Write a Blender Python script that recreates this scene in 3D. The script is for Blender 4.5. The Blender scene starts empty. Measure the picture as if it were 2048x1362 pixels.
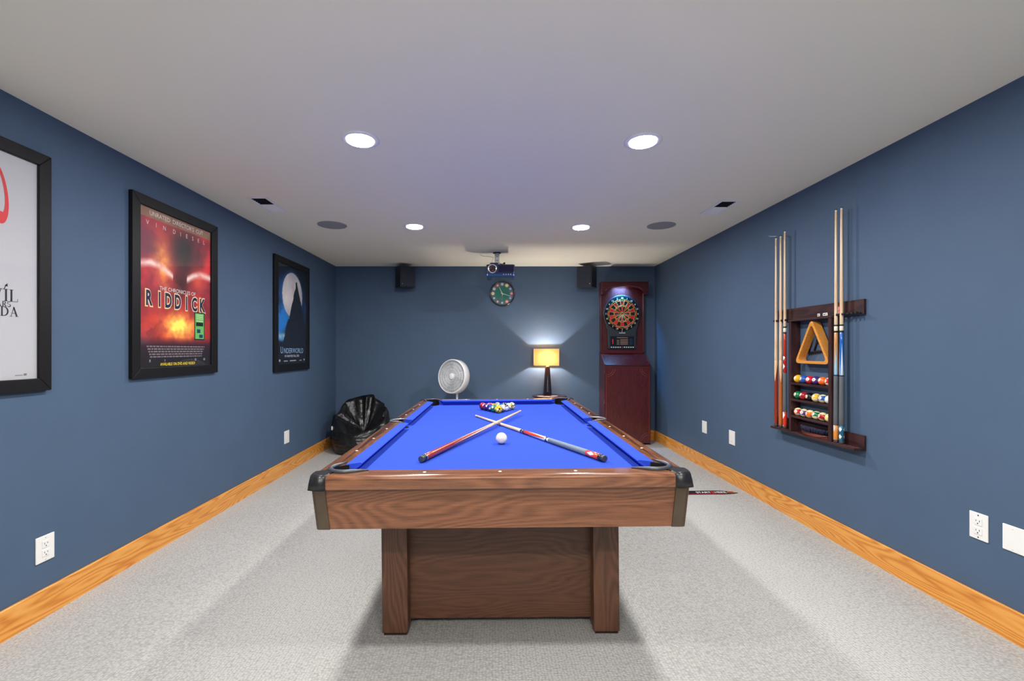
import bpy, bmesh, math, random
from math import sin, cos, pi, radians, sqrt, atan2
from mathutils import Vector, Matrix, Euler, noise
random.seed(7)
S = bpy.context.scene
COL = S.collection

# ------------------------------------------------------------------ camera
F = 910.0                                   # focal length in pixels of the 2048 px frame
CAMZ = 1.245
cam_data = bpy.data.cameras.new('camera')
cam = bpy.data.objects.new('camera', cam_data); COL.objects.link(cam)
cam.location = (0, 0, CAMZ); cam.rotation_euler = (pi/2, 0, 0)
cam_data.sensor_width = 36; cam_data.lens = 36*F/2048
cam_data.shift_x = (1024-987)/2048; cam_data.shift_y = (699.5-681)/2048
cam_data.clip_start = 0.05
S.camera = cam
S.view_settings.view_transform = 'Standard'; S.view_settings.look = 'None'
S.view_settings.gamma = 1; S.view_settings.use_curve_mapping = False
S.view_settings.exposure = 0.0
# ------------------------------------------------------------------ world + lights
w = bpy.data.worlds.new('world'); S.world = w; w.use_nodes = True
w.node_tree.nodes['Background'].inputs[0].default_value = (.9, .95, 1, 1)
w.node_tree.nodes['Background'].inputs[1].default_value = 0.0
XL, XR, YB, YR, ZC = -2.137, 2.185, 6.166, -2.6, 2.375
LAMP_W = 31.0
def area(name, loc, rot, power, size, color=(1, 1, 1), shape='DISK', size_y=None, spread=180):
    d = bpy.data.lights.new(name, 'AREA'); d.energy = power; d.shape = shape; d.size = size; d.color = color
    if size_y: d.size_y = size_y
    d.spread = radians(spread)
    o = bpy.data.objects.new(name, d); COL.objects.link(o); o.location = loc; o.rotation_euler = rot
    return o
DOWN = [(-.716, 2.445), (.809, 2.463), (-.721, 4.155), (.804, 4.18), (-.72, .74), (.80, .74), (-.72, -.97), (.80, -.97)]
for i, (x, y) in enumerate(DOWN):
    area('downlight_light', (x, y, ZC-.012), (0, 0, 0), LAMP_W*(1.0 if i < 4 else .75 if i < 6 else 1.15), .14, (1, .985, .96))

# added unseen fill aimed up to brighten the ceiling (its stand is built below)
area('added_ceiling_fill', (0, -1.3, 1.715), (pi, 0, 0), 78, .34, (1, .99, .96))

# ------------------------------------------------------------------ materials
def new_mat(name):
    m = bpy.data.materials.new(name); m.use_nodes = True
    nt = m.node_tree; b = nt.nodes['Principled BSDF']
    return m, nt, b
def N(nt, t, **kw):
    n = nt.nodes.new(t)
    for k, v in kw.items(): setattr(n, k, v)
    return n
def L(nt, a, b): nt.links.new(a, b)
def c4(c): return (c[0], c[1], c[2], 1)
def mat(name, col, rough=.5, metal=0, spec=.5, emit=None, estr=0, coat=0, var=0, vscale=30, bump=0, bscale=200, trans=0):
    m, nt, b = new_mat(name)
    b.inputs['Base Color'].default_value = c4(col); b.inputs['Roughness'].default_value = rough
    b.inputs['Metallic'].default_value = metal; b.inputs['Specular IOR Level'].default_value = spec
    b.inputs['Coat Weight'].default_value = coat; b.inputs['Coat Roughness'].default_value = .08
    if trans: b.inputs['Transmission Weight'].default_value = trans
    if emit: b.inputs['Emission Color'].default_value = c4(emit); b.inputs['Emission Strength'].default_value = estr
    tc = N(nt, 'ShaderNodeTexCoord')
    if var:
        n = N(nt, 'ShaderNodeTexNoise'); n.inputs['Scale'].default_value = vscale; n.inputs['Detail'].default_value = 4
        L(nt, tc.outputs['Object'], n.inputs['Vector'])
        r = N(nt, 'ShaderNodeValToRGB')
        r.color_ramp.elements[0].position = .3; r.color_ramp.elements[1].position = .7
        r.color_ramp.elements[0].color = c4([x*(1-var) for x in col]); r.color_ramp.elements[1].color = c4([min(1, x*(1+var)) for x in col])
        L(nt, n.outputs['Fac'], r.inputs['Fac']); L(nt, r.outputs['Color'], b.inputs['Base Color'])
    if bump:
        n = N(nt, 'ShaderNodeTexNoise'); n.inputs['Scale'].default_value = bscale; n.inputs['Detail'].default_value = 3
        L(nt, tc.outputs['Object'], n.inputs['Vector'])
        bp = N(nt, 'ShaderNodeBump'); bp.inputs['Strength'].default_value = bump; bp.inputs['Distance'].default_value = .002
        L(nt, n.outputs['Fac'], bp.inputs['Height']); L(nt, bp.outputs['Normal'], b.inputs['Normal'])
    return m
def wood(name, dark, mid, light, axis=0, rough=.35, scale=1.0, rings=9.0, coat=0, loc=(0, 0, 0), spec=.5, fine=.5, stretch=7.0):
    """contour lines of a stretched noise field give cathedral grain"""
    m, nt, b = new_mat(name)
    tc = N(nt, 'ShaderNodeTexCoord')
    mp = N(nt, 'ShaderNodeMapping'); sc = [stretch*scale]*3; sc[axis] = 1.0*scale
    mp.inputs['Scale'].default_value = sc; mp.inputs['Location'].default_value = loc
    L(nt, tc.outputs['Object'], mp.inputs['Vector'])
    n1 = N(nt, 'ShaderNodeTexNoise'); n1.inputs['Scale'].default_value = 1.0; n1.inputs['Detail'].default_value = 1.5; n1.inputs['Roughness'].default_value = .4
    L(nt, mp.outputs['Vector'], n1.inputs['Vector'])
    mu = N(nt, 'ShaderNodeMath', operation='MULTIPLY'); mu.inputs[1].default_value = rings*6.2832
    L(nt, n1.outputs['Fac'], mu.inputs[0])
    sn = N(nt, 'ShaderNodeMath', operation='SINE'); L(nt, mu.outputs[0], sn.inputs[0])
    mp2 = N(nt, 'ShaderNodeMapping'); sc = [230*scale]*3; sc[axis] = 9*scale; mp2.inputs['Scale'].default_value = sc
    L(nt, tc.outputs['Object'], mp2.inputs['Vector'])
    n2 = N(nt, 'ShaderNodeTexNoise'); n2.inputs['Scale'].default_value = 1.0; n2.inputs['Detail'].default_value = 5; n2.inputs['Roughness'].default_value = .7
    L(nt, mp2.outputs['Vector'], n2.inputs['Vector'])
    mr = N(nt, 'ShaderNodeMapRange'); mr.inputs['From Min'].default_value = -1; mr.inputs['From Max'].default_value = 1
    L(nt, sn.outputs[0], mr.inputs['Value'])
    mx = N(nt, 'ShaderNodeMix'); mx.data_type = 'FLOAT'; mx.inputs[0].default_value = fine
    L(nt, mr.outputs[0], mx.inputs[2]); L(nt, n2.outputs['Fac'], mx.inputs[3])
    r = N(nt, 'ShaderNodeValToRGB'); e = r.color_ramp.elements
    e[0].position = .24; e[0].color = c4(dark); e[1].position = .70; e[1].color = c4(light)
    k = e.new(.42); k.color = c4(mid)
    L(nt, mx.outputs[0], r.inputs['Fac']); L(nt, r.outputs['Color'], b.inputs['Base Color'])
    b.inputs['Roughness'].default_value = rough; b.inputs['Coat Weight'].default_value = coat; b.inputs['Coat Roughness'].default_value = .1
    b.inputs['Specular IOR Level'].default_value = spec
    return m
def points_mat(name, a, c, z0, z1, n=4, rough=.25, rim=None):
    """pointed splices round a cue: colour a below, colour c above, tips between z0 and z1 (local z)"""
    m, nt, b = new_mat(name)
    tc = N(nt, 'ShaderNodeTexCoord'); sp = N(nt, 'ShaderNodeSeparateXYZ'); L(nt, tc.outputs['Object'], sp.inputs[0])
    at = N(nt, 'ShaderNodeMath', operation='ARCTAN2'); L(nt, sp.outputs['Y'], at.inputs[0]); L(nt, sp.outputs['X'], at.inputs[1])
    mu = N(nt, 'ShaderNodeMath', operation='MULTIPLY'); mu.inputs[1].default_value = n/pi; L(nt, at.outputs[0], mu.inputs[0])
    pp = N(nt, 'ShaderNodeMath', operation='PINGPONG'); pp.inputs[1].default_value = 1; L(nt, mu.outputs[0], pp.inputs[0])
    mr = N(nt, 'ShaderNodeMapRange'); mr.clamp = False; mr.inputs['From Min'].default_value = z0; mr.inputs['From Max'].default_value = z1
    L(nt, sp.outputs['Z'], mr.inputs['Value'])
    su = N(nt, 'ShaderNodeMath', operation='SUBTRACT'); L(nt, mr.outputs[0], su.inputs[0]); L(nt, pp.outputs[0], su.inputs[1])
    r = N(nt, 'ShaderNodeValToRGB'); r.color_ramp.interpolation = 'CONSTANT'; e = r.color_ramp.elements
    ad = N(nt, 'ShaderNodeMath', operation='ADD'); ad.inputs[1].default_value = .5; L(nt, su.outputs[0], ad.inputs[0])
    e[0].position = 0; e[0].color = c4(a); e[1].position = .5; e[1].color = c4(c)
    if rim: k = e.new(.42); k.color = c4(rim)
    L(nt, ad.outputs[0], r.inputs['Fac']); L(nt, r.outputs['Color'], b.inputs['Base Color'])
    b.inputs['Roughness'].default_value = rough; b.inputs['Coat Weight'].default_value = .5
    return m
def diamond_mat(name, a, c, zper, n=3, th=.75, rough=.25):
    m, nt, b = new_mat(name)
    tc = N(nt, 'ShaderNodeTexCoord'); sp = N(nt, 'ShaderNodeSeparateXYZ'); L(nt, tc.outputs['Object'], sp.inputs[0])
    at = N(nt, 'ShaderNodeMath', operation='ARCTAN2'); L(nt, sp.outputs['Y'], at.inputs[0]); L(nt, sp.outputs['X'], at.inputs[1])
    mu = N(nt, 'ShaderNodeMath', operation='MULTIPLY'); mu.inputs[1].default_value = n/pi; L(nt, at.outputs[0], mu.inputs[0])
    pp = N(nt, 'ShaderNodeMath', operation='PINGPONG'); pp.inputs[1].default_value = 1; L(nt, mu.outputs[0], pp.inputs[0])
    m2 = N(nt, 'ShaderNodeMath', operation='MULTIPLY'); m2.inputs[1].default_value = 2/zper; L(nt, sp.outputs['Z'], m2.inputs[0])
    p2 = N(nt, 'ShaderNodeMath', operation='PINGPONG'); p2.inputs[1].default_value = 1; L(nt, m2.outputs[0], p2.inputs[0])
    ad = N(nt, 'ShaderNodeMath', operation='ADD'); L(nt, pp.outputs[0], ad.inputs[0]); L(nt, p2.outputs[0], ad.inputs[1])
    lt = N(nt, 'ShaderNodeMath', operation='LESS_THAN'); lt.inputs[1].default_value = th; L(nt, ad.outputs[0], lt.inputs[0])
    mx = N(nt, 'ShaderNodeMix'); mx.data_type = 'RGBA'; L(nt, lt.outputs[0], mx.inputs[0])
    mx.inputs[6].default_value = c4(a); mx.inputs[7].default_value = c4(c)
    L(nt, mx.outputs[2], b.inputs['Base Color']); b.inputs['Roughness'].default_value = rough; b.inputs['Coat Weight'].default_value = .5
    return m
def s2l(r, g, b):                       # sRGB 0-255 to linear
    f = lambda v: (v/255/12.92) if v/255 <= .04045 else ((v/255+.055)/1.055)**2.4
    return (f(r), f(g), f(b))

M = {}
M['wall'] = mat('blue wall paint', s2l(73, 93, 118), .62, spec=.3, var=.035, vscale=3, bump=.25, bscale=160)
M['ceiling'] = mat('white ceiling paint warmed against bounce', s2l(238, 234, 216), .9, spec=.1, bump=.05, bscale=60)  # warm tint put into the colour to offset blue light bounced off the cloth
M['pine_y'] = wood('orange pine', s2l(190, 110, 36), s2l(216, 142, 54), s2l(226, 160, 76), 1, .34, .9, 22, stretch=9, fine=.62, coat=.2)
M['pine_x'] = wood('orange pine across', s2l(190, 110, 36), s2l(216, 142, 54), s2l(226, 160, 76), 0, .34, .9, 22, stretch=9, fine=.62, coat=.2)
wd = (s2l(74, 42, 27), s2l(110, 68, 44), s2l(136, 88, 60))
M['walnut_x'] = wood('walnut laminate', *wd, 0, .33, 1.1, 26, stretch=5.0, fine=.8, loc=(3.1, 0, .55), coat=.12)
M['walnut_y'] = wood('walnut laminate lengthwise', *wd, 1, .25, 1.1, 26, stretch=5.0, fine=.72, coat=.3)
M['rail_x'] = wood('walnut rail laminate', *wd, 0, .18, 1.1, 16, stretch=5.5, fine=.8, coat=.6)
M['rail_y'] = wood('walnut rail laminate lengthwise', *wd, 1, .18, 1.1, 16, stretch=5.5, fine=.8, coat=.6)
wd2 = (s2l(66, 41, 29), s2l(90, 58, 40), s2l(108, 72, 51))
M['panel'] = wood('dark walnut panel', *wd2, 0, .42, 1.1, 24, stretch=5, fine=.8, loc=(7, 2, 1))
M['panel_y'] = wood('dark walnut side panel', *wd2, 1, .42, 1.1, 24, stretch=5, fine=.72)
M['leg'] = wood('walnut leg', *(tuple(x*1.05 for x in c) for c in wd2), 2, .4, 1.4, 20, stretch=5, fine=.72, loc=(1, 5, 2))
M['mahogany'] = wood('mahogany laminate', s2l(40, 11, 14), s2l(70, 20, 23), s2l(94, 30, 31), 2, .28, 1.6, 12, stretch=14, fine=.82, coat=.25)
M['mahogany_x'] = wood('mahogany laminate across', s2l(40, 11, 14), s2l(66, 19, 23), s2l(88, 28, 30), 0, .2, 1.6, 12, stretch=14, fine=.85, coat=.5)
M['espresso'] = wood('espresso stained wood', s2l(34, 18, 19), s2l(52, 29, 30), s2l(66, 38, 38), 1, .35, 2, 6, fine=.7)
M['espresso_z'] = wood('espresso stained wood upright', s2l(34, 18, 19), s2l(52, 29, 30), s2l(66, 38, 38), 2, .35, 2, 6, fine=.7)
M['oak'] = wood('honey oak', s2l(186, 112, 38), s2l(208, 136, 54), s2l(220, 152, 70), 1, .3, 3, 6, fine=.85, coat=.4)
M['maple'] = wood('maple shaft', s2l(206, 170, 130), s2l(224, 192, 156), s2l(236, 210, 178), 2, .3, 2, 4, fine=.7, coat=.3)
M['cloth'] = mat('royal blue felt', s2l(42, 70, 182), .95, spec=.15, var=.05, vscale=220, bump=.15, bscale=700)
M['black'] = mat('black plastic', (.012, .012, .014), .32)
M['black_matt'] = mat('matt black', (.006, .006, .007), .8, spec=.2)
M['rubber'] = mat('grey black rubber', (.04, .045, .055), .38)
M['frame'] = mat('black wooden frame', s2l(19, 18, 21), .5, spec=.25, var=.15, vscale=60)
M['bronze'] = mat('brushed bronze trim', s2l(98, 86, 74), .32, metal=.75, var=.1, vscale=12)
M['chrome'] = mat('chrome', (.8, .8, .82), .15, metal=1)
M['steel'] = mat('painted steel', (.62, .62, .6), .4, metal=.3)
M['white'] = mat('white plastic', s2l(232, 230, 228), .4)
M['white_trim'] = mat('white painted metal', s2l(235, 235, 235), .45)
M['dark'] = mat('painted duct shade', (.012, .012, .013), .9)
M['pearl'] = mat('pearl inlay', s2l(235, 225, 205), .25)
M['emit'] = mat('lit lamp lens', (1, 1, 1), .5, emit=(1, .99, .97), estr=14)
M['ink_white'] = mat('white print', s2l(232, 226, 222), .5)
M['ink_black'] = mat('black print', s2l(22, 22, 26), .5)
M['ink_grey'] = mat('grey print', s2l(128, 116, 118), .5)
M['ink_yellow'] = mat('yellow print', s2l(245, 214, 40), .5)
M['ink_red'] = mat('red print', s2l(206, 24, 32), .45)
M['ivory'] = mat('ivory resin', s2l(238, 228, 200), .12, coat=.6)
M['brown_wrap'] = mat('grey linen wrap', s2l(88, 92, 98), .75, var=.35, vscale=420, bump=.4, bscale=600)
M['white_wrap'] = mat('pale speckled wrap', s2l(104, 118, 130), .6, var=.4, vscale=420, bump=.4, bscale=600)
def carpet_mat():
    m, nt, b = new_mat('woven loop carpet')
    tc = N(nt, 'ShaderNodeTexCoord')
    mp = N(nt, 'ShaderNodeMapping'); mp.inputs['Scale'].default_value = (80, 104, 80); mp.inputs['Rotation'].default_value = (0, 0, .0)
    L(nt, tc.outputs['Object'], mp.inputs['Vector'])
    v = N(nt, 'ShaderNodeTexVoronoi'); v.inputs['Scale'].default_value = 1.0; v.inputs['Randomness'].default_value = .5
    L(nt, mp.outputs['Vector'], v.inputs['Vector'])
    n = N(nt, 'ShaderNodeTexNoise'); n.inputs['Scale'].default_value = 350; n.inputs['Detail'].default_value = 3; L(nt, tc.outputs['Object'], n.inputs['Vector'])
    n3 = N(nt, 'ShaderNodeTexNoise'); n3.inputs['Scale'].default_value = 2.2; n3.inputs['Detail'].default_value = 4; L(nt, tc.outputs['Object'], n3.inputs['Vector'])
    r = N(nt, 'ShaderNodeValToRGB'); e = r.color_ramp.elements
    e[0].position = .12; e[0].color = c4(s2l(197, 195, 192)); e[1].position = .85; e[1].color = c4(s2l(154, 152, 149))
    L(nt, v.outputs['Distance'], r.inputs['Fac'])
    mx = N(nt, 'ShaderNodeMix'); mx.data_type = 'RGBA'; mx.blend_type = 'MULTIPLY'; mx.inputs[0].default_value = 1
    r2 = N(nt, 'ShaderNodeValToRGB'); r2.color_ramp.elements[0].position = .3; r2.color_ramp.elements[0].color = (.86, .86, .86, 1); r2.color_ramp.elements[1].position = .65
    L(nt, n.outputs['Fac'], r2.inputs['Fac'])
    L(nt, r.outputs['Color'], mx.inputs[6]); L(nt, r2.outputs['Color'], mx.inputs[7])
    mx2 = N(nt, 'ShaderNodeMix'); mx2.data_type = 'RGBA'; mx2.blend_type = 'MULTIPLY'; mx2.inputs[0].default_value = 1
    r3 = N(nt, 'ShaderNodeValToRGB'); r3.color_ramp.elements[0].position = .3; r3.color_ramp.elements[0].color = (.96, .96, .96, 1); r3.color_ramp.elements[1].position = .7
    L(nt, n3.outputs['Fac'], r3.inputs['Fac']); L(nt, mx.outputs[2], mx2.inputs[6]); L(nt, r3.outputs['Color'], mx2.inputs[7])
    L(nt, mx2.outputs[2], b.inputs['Base Color'])
    inv = N(nt, 'ShaderNodeMath', operation='SUBTRACT'); inv.inputs[0].default_value = 1; L(nt, v.outputs['Distance'], inv.inputs[1])
    bp = N(nt, 'ShaderNodeBump'); bp.inputs['Strength'].default_value = .5; bp.inputs['Distance'].default_value = .006
    L(nt, inv.outputs[0], bp.inputs['Height']); L(nt, bp.outputs['Normal'], b.inputs['Normal'])
    b.inputs['Roughness'].default_value = .95; b.inputs['Specular IOR Level'].default_value = .1
    return m
M['carpet'] = carpet_mat()
def glass_mat():
    m = bpy.data.materials.new('picture glass'); m.use_nodes = True; nt = m.node_tree; nt.nodes.clear()
    o = N(nt, 'ShaderNodeOutputMaterial'); t = N(nt, 'ShaderNodeBsdfTransparent'); g = N(nt, 'ShaderNodeBsdfGlossy'); g.inputs['Roughness'].default_value = .04
    lw = N(nt, 'ShaderNodeLayerWeight'); lw.inputs['Blend'].default_value = .5
    pw = N(nt, 'ShaderNodeMath', operation='POWER'); pw.inputs[1].default_value = 4; L(nt, lw.outputs['Facing'], pw.inputs[0])
    f = N(nt, 'ShaderNodeMapRange'); f.inputs['To Min'].default_value = .02; f.inputs['To Max'].default_value = .6; L(nt, pw.outputs[0], f.inputs['Value'])
    mx = N(nt, 'ShaderNodeMixShader'); L(nt, f.outputs[0], mx.inputs[0]); L(nt, t.outputs[0], mx.inputs[1]); L(nt, g.outputs[0], mx.inputs[2]); L(nt, mx.outputs[0], o.inputs[0])
    return m
M['glass'] = glass_mat()
def attr_mat(name, rough=.5):
    m, nt, b = new_mat(name); a = N(nt, 'ShaderNodeVertexColor'); a.layer_name = 'print'
    L(nt, a.outputs['Color'], b.inputs['Base Color']); b.inputs['Roughness'].default_value = rough
    return m
_colcache = {}
def paint(rgb, rough=.35, coat=0, metal=0):
    k = (rgb, rough, coat, metal)
    if k not in _colcache: _colcache[k] = mat('paint %d %d %d' % rgb, s2l(*rgb), rough, metal=metal, coat=coat)
    return _colcache[k]

# ------------------------------------------------------------------ mesh helpers
ROOTM = {}
class MB:
    def __init__(s): s.v = []; s.f = []; s.m = []; s.sm = []
    def add(s, vs, fs, mi=0, smooth=False):
        b = len(s.v); s.v += [Vector(p) for p in vs]
        for f in fs: s.f.append([b+i for i in f]); s.m.append(mi); s.sm.append(smooth)
        return s
    def box(s, x0, x1, y0, y1, z0, z1, mi=0):
        if x0 > x1: x0, x1 = x1, x0
        if y0 > y1: y0, y1 = y1, y0
        if z0 > z1: z0, z1 = z1, z0
        vs = [(x, y, z) for z in (z0, z1) for y in (y0, y1) for x in (x0, x1)]
        return s.add(vs, [(0, 2, 3, 1), (4, 5, 7, 6), (0, 1, 5, 4), (2, 6, 7, 3), (0, 4, 6, 2), (1, 3, 7, 5)], mi)
    def prism(s, pts, z0, z1, mi=0, M4=None, smooth=False):
        """pts: ccw outline in the xy plane, extruded in z; M4 places it"""
        n = len(pts); vs = [Vector((p[0], p[1], z0)) for p in pts]+[Vector((p[0], p[1], z1)) for p in pts]
        if M4 is not None: vs = [M4 @ v for v in vs]
        fs = [tuple(range(n-1, -1, -1)), tuple(range(n, 2*n))]
        s.add(vs, fs, mi)
        b = len(s.v)-2*n
        for i in range(n):
            j = (i+1) % n; s.f.append([b+i, b+j, b+n+j, b+n+i]); s.m.append(mi); s.sm.append(smooth)
        return s
    def lathe(s, prof, M4=None, seg=32, mi=0, smooth=True, close=False):
        """prof: (r, z) list about z axis"""
        vs = []; fs = []
        for (r, z) in prof:
            for k in range(seg):
                a = 2*pi*k/seg; v = Vector((r*cos(a), r*sin(a), z)); vs.append(M4 @ v if M4 is not None else v)
        for i in range(len(prof)-1):
            for k in range(seg):
                k2 = (k+1) % seg; fs.append((i*seg+k, i*seg+k2, (i+1)*seg+k2, (i+1)*seg+k))
        if close:
            fs.append(tuple(range(seg-1, -1, -1))); fs.append(tuple((len(prof)-1)*seg+k for k in range(seg)))
        return s.add(vs, fs, mi, smooth)
    def cyl(s, p0, p1, r0, r1=None, seg=16, mi=0, smooth=True):
        p0 = Vector(p0); p1 = Vector(p1); d = p1-p0; q = d.to_track_quat('Z', 'Y').to_matrix().to_4x4()
        if r1 is None: r1 = r0
        return s.lathe([(r0, 0), (r1, d.length)], Matrix.Translation(p0) @ q, seg, mi, smooth, True)
    def tube(s, path, r, seg=8, mi=0, closed=False, flat=1.0, up=Vector((0, 0, 1))):
        path = [Vector(p) for p in path]; n = len(path); vs = []; fs = []
        for i, p in enumerate(path):
            a = path[(i-1) % n] if (closed or i > 0) else p; c = path[(i+1) % n] if (closed or i < n-1) else p
            t = (c-a).normalized(); u = t.cross(up)
            if u.length < 1e-4: u = t.cross(Vector((1, 0, 0)))
            u.normalize(); v = u.cross(t).normalized()
            rr = r[i] if isinstance(r, (list, tuple)) else r
            for k in range(seg):
                an = 2*pi*k/seg; vs.append(p+u*cos(an)*rr+v*sin(an)*rr*flat)
        for i in range(n if closed else n-1):
            j = (i+1) % n
            for k in range(seg):
                k2 = (k+1) % seg; fs.append((i*seg+k, i*seg+k2, j*seg+k2, j*seg+k))
        if not closed: fs.append(tuple(range(seg-1, -1, -1))); fs.append(tuple((n-1)*seg+k for k in range(seg)))
        return s.add(vs, fs, mi, True)
    def sphere(s, c, r, seg=24, rings=14, mi=0, M4=None):
        prof = [(max(1e-5, r*sin(pi*i/rings)), -r*cos(pi*i/rings)) for i in range(rings+1)]
        T = Matrix.Translation(Vector(c)); T = M4 @ T if M4 is not None else T
        return s.lathe(prof, T, seg, mi, True)
    def text(s, txt, size, fn, mi=0, align='CENTER', xs=1.0, bold=0, thick=0):
        vs, fs, wd = text2d(txt, size, bold)
        off = {'CENTER': -wd*xs/2, 'LEFT': 0, 'RIGHT': -wd*xs}[align]
        return s.add([fn(v[0]*xs+off, v[1]) for v in vs], fs, mi)
    def build(s, name, mats, parent=None, world=False, origin=None, bevel=0, bseg=2, label=None, kind=None, recalc=True, subsurf=0):
        if not isinstance(mats, (list, tuple)): mats = [mats]
        vs = s.v
        if parent is not None and world:
            Mi = ROOTM[root_of(parent).name].inverted(); vs = [Mi @ v for v in vs]
        if origin is not None: o3 = Vector(origin); vs = [v-o3 for v in vs]
        me = bpy.data.meshes.new(name); me.from_pydata([tuple(v) for v in vs], [], s.f)
        for m_ in mats: me.materials.append(m_)
        me.polygons.foreach_set('material_index', s.m); me.polygons.foreach_set('use_smooth', s.sm)
        if recalc:
            bm = bmesh.new(); bm.from_mesh(me); bmesh.ops.recalc_face_normals(bm, faces=bm.faces); bm.to_mesh(me); bm.free()
        me.update()
        o = bpy.data.objects.new(name, me); COL.objects.link(o)
        if parent is not None: o.parent = parent
        if origin is not None: o.location = origin
        if bevel:
            b = o.modifiers.new('bevel', 'BEVEL'); b.width = bevel; b.segments = bseg; b.limit_method = 'ANGLE'; b.angle_limit = radians(40)
        if subsurf:
            b = o.modifiers.new('sub', 'SUBSURF'); b.levels = subsurf; b.render_levels = subsurf
        if label: o['label'] = label
        if kind: o['kind'] = kind
        return o
def root_of(o):
    while o.parent is not None: o = o.parent
    return o
_tc = {}
def text2d(txt, size, bold=0):
    k = (txt, bold)
    if k not in _tc:
        cu = bpy.data.curves.new('t', 'FONT'); cu.body = txt; cu.size = 1; cu.offset = bold; cu.resolution_u = 3
        o = bpy.data.objects.new('t', cu); COL.objects.link(o)
        dg = bpy.context.evaluated_depsgraph_get(); me = bpy.data.meshes.new_from_object(o.evaluated_get(dg))
        vs = [(v.co.x, v.co.y) for v in me.vertices]; fs = [tuple(p.vertices) for p in me.polygons]
        bpy.data.objects.remove(o); bpy.data.curves.remove(cu); bpy.data.meshes.remove(me)
        x0 = min([v[0] for v in vs]+[0]); 
        x0 = min(v[0] for v in vs); x1 = max(v[0] for v in vs)
        _tc[k] = ([(a-x0, b) for a, b in vs], fs, x1-x0)
    vs, fs, wd = _tc[k]
    return [(a*size, b*size) for a, b in vs], fs, wd*size
def tag(o, label, cat, group=None):
    o['label'] = label; o['category'] = cat
    if group: o['group'] = group
    return o
def thing(name, loc, label, cat, group=None, rot=(0, 0, 0)):
    o = bpy.data.objects.new(name, None); COL.objects.link(o); o.location = loc; o.rotation_euler = rot; o.empty_display_size = .05
    ROOTM[o.name] = Matrix.Translation(Vector(loc)) @ Euler(rot, 'XYZ').to_matrix().to_4x4()
    return tag(o, label, cat, group)
def arc(cx, cy, r, a0, a1, n=10):
    return [(cx+r*cos(radians(a0+(a1-a0)*i/n)), cy+r*sin(radians(a0+(a1-a0)*i/n))) for i in range(n+1)]
def rrect(x0, x1, y0, y1, r, n=4):
    return arc(x1-r, y1-r, r, 0, 90, n)+arc(x0+r, y1-r, r, 90, 180, n)+arc(x0+r, y0+r, r, 180, 270, n)+arc(x1-r, y0+r, r, 270, 360, n)
def fz(x): return .01*x                     # the basement floor slopes a little

# ------------------------------------------------------------------ room
def room():
    b = MB(); x0, x1, y0, y1 = XL-.2, XR+.2, YR-.2, YB+.2
    b.add([(x0, y0, fz(x0)), (x1, y0, fz(x1)), (x1, y1, fz(x1)), (x0, y1, fz(x0)), (x0, y0, -.15), (x1, y0, -.15), (x1, y1, -.15), (x0, y1, -.15)],
          [(0, 1, 2, 3), (7, 6, 5, 4), (0, 4, 5, 1), (1, 5, 6, 2), (2, 6, 7, 3), (3, 7, 4, 0)])
    b.build('floor', M['carpet'], kind='structure')
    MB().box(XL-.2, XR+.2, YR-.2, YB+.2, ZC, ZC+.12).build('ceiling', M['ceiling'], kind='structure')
    MB().box(XL-.12, XL, YR, YB+.12, -.1, ZC).build('wall_left', M['wall'], kind='structure')
    MB().box(XR, XR+.12, YR, YB+.12, -.1, ZC).build('wall_right', M['wall'], kind='structure')
    MB().box(XL, XR, YB, YB+.12, -.1, ZC).build('wall_back', M['wall'], kind='structure')
    MB().box(XL, XR, YR-.12, YR, -.1, ZC).build('wall_front', M['wall'], kind='structure')
    t, h = .016, .135
    def bb(name, m, pts):     # pts: footprint quad
        b = MB(); b.add([(x, y, fz(x)-.005) for x, y in pts]+[(x, y, fz(x)+h) for x, y in pts],
                        [(3, 2, 1, 0), (4, 5, 6, 7)]+[(i, (i+1) % 4, (i+1) % 4+4, i+4) for i in range(4)])
        b.build(name, m, kind='structure', bevel=.005, bseg=3)
    bb('baseboard_left', M['pine_y'], [(XL, YR), (XL+t, YR), (XL+t, YB), (XL, YB)])
    bb('baseboard_right', M['pine_y'], [(XR-t, YR), (XR, YR), (XR, YB), (XR-t, YB)])
    bb('baseboard_back', M['pine_x'], [(XL+t, YB-t), (XR-t, YB-t), (XR-t, YB), (XL+t, YB)])
    bb('baseboard_front', M['pine_x'], [(XL+t, YR), (XR-t, YR), (XR-t, YR+t), (XL+t, YR+t)])
room()

# ------------------------------------------------------------------ ceiling fittings
def downlight(x, y, label):
    t = thing('recessed_downlight', (x, y, ZC), label, 'ceiling light', 'recessed ceiling downlights')
    MB().lathe([(.1, 0), (.1, -.004), (.092, -.007), (.078, -.006), (.073, -.002), (.07, 0)], seg=48).build('trim_ring', M['white_trim'], t)
    MB().lathe([(.0001, -.003), (.073, -.003)], seg=48).build('lens', M['emit'], t)
for (x, y), lb in zip(DOWN[:4], ['round white recessed downlight, left of the near pair', 'round white recessed downlight, right of the near pair',
                             'round white recessed downlight, left of the far pair', 'round white recessed downlight, right of the far pair']): downlight(x, y, lb)
for x, y in DOWN[4:]: downlight(x, y, 'round white recessed downlight in the ceiling behind the viewer')
def ceiling_speaker(x, y, r, label):
    t = thing('ceiling_speaker', (x, y, ZC), label, 'speaker', 'round speakers set in the ceiling')
    MB().lathe([(r, 0), (r, -.004), (r-.006, -.006), (r-.008, -.004)], seg=56).build('rim', paint((150, 150, 150)), t)
    MB().lathe([(.0001, -.0045), (r-.006, -.0045)], seg=56).build('grille', mat('grey speaker mesh', s2l(150, 150, 149), .8, bump=.6, bscale=900), t)
ceiling_speaker(-1.46, 4.12, .128, 'round grey ceiling speaker left of the downlights'); ceiling_speaker(1.525, 4.138, .125, 'round grey ceiling speaker right of the downlights')
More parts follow.
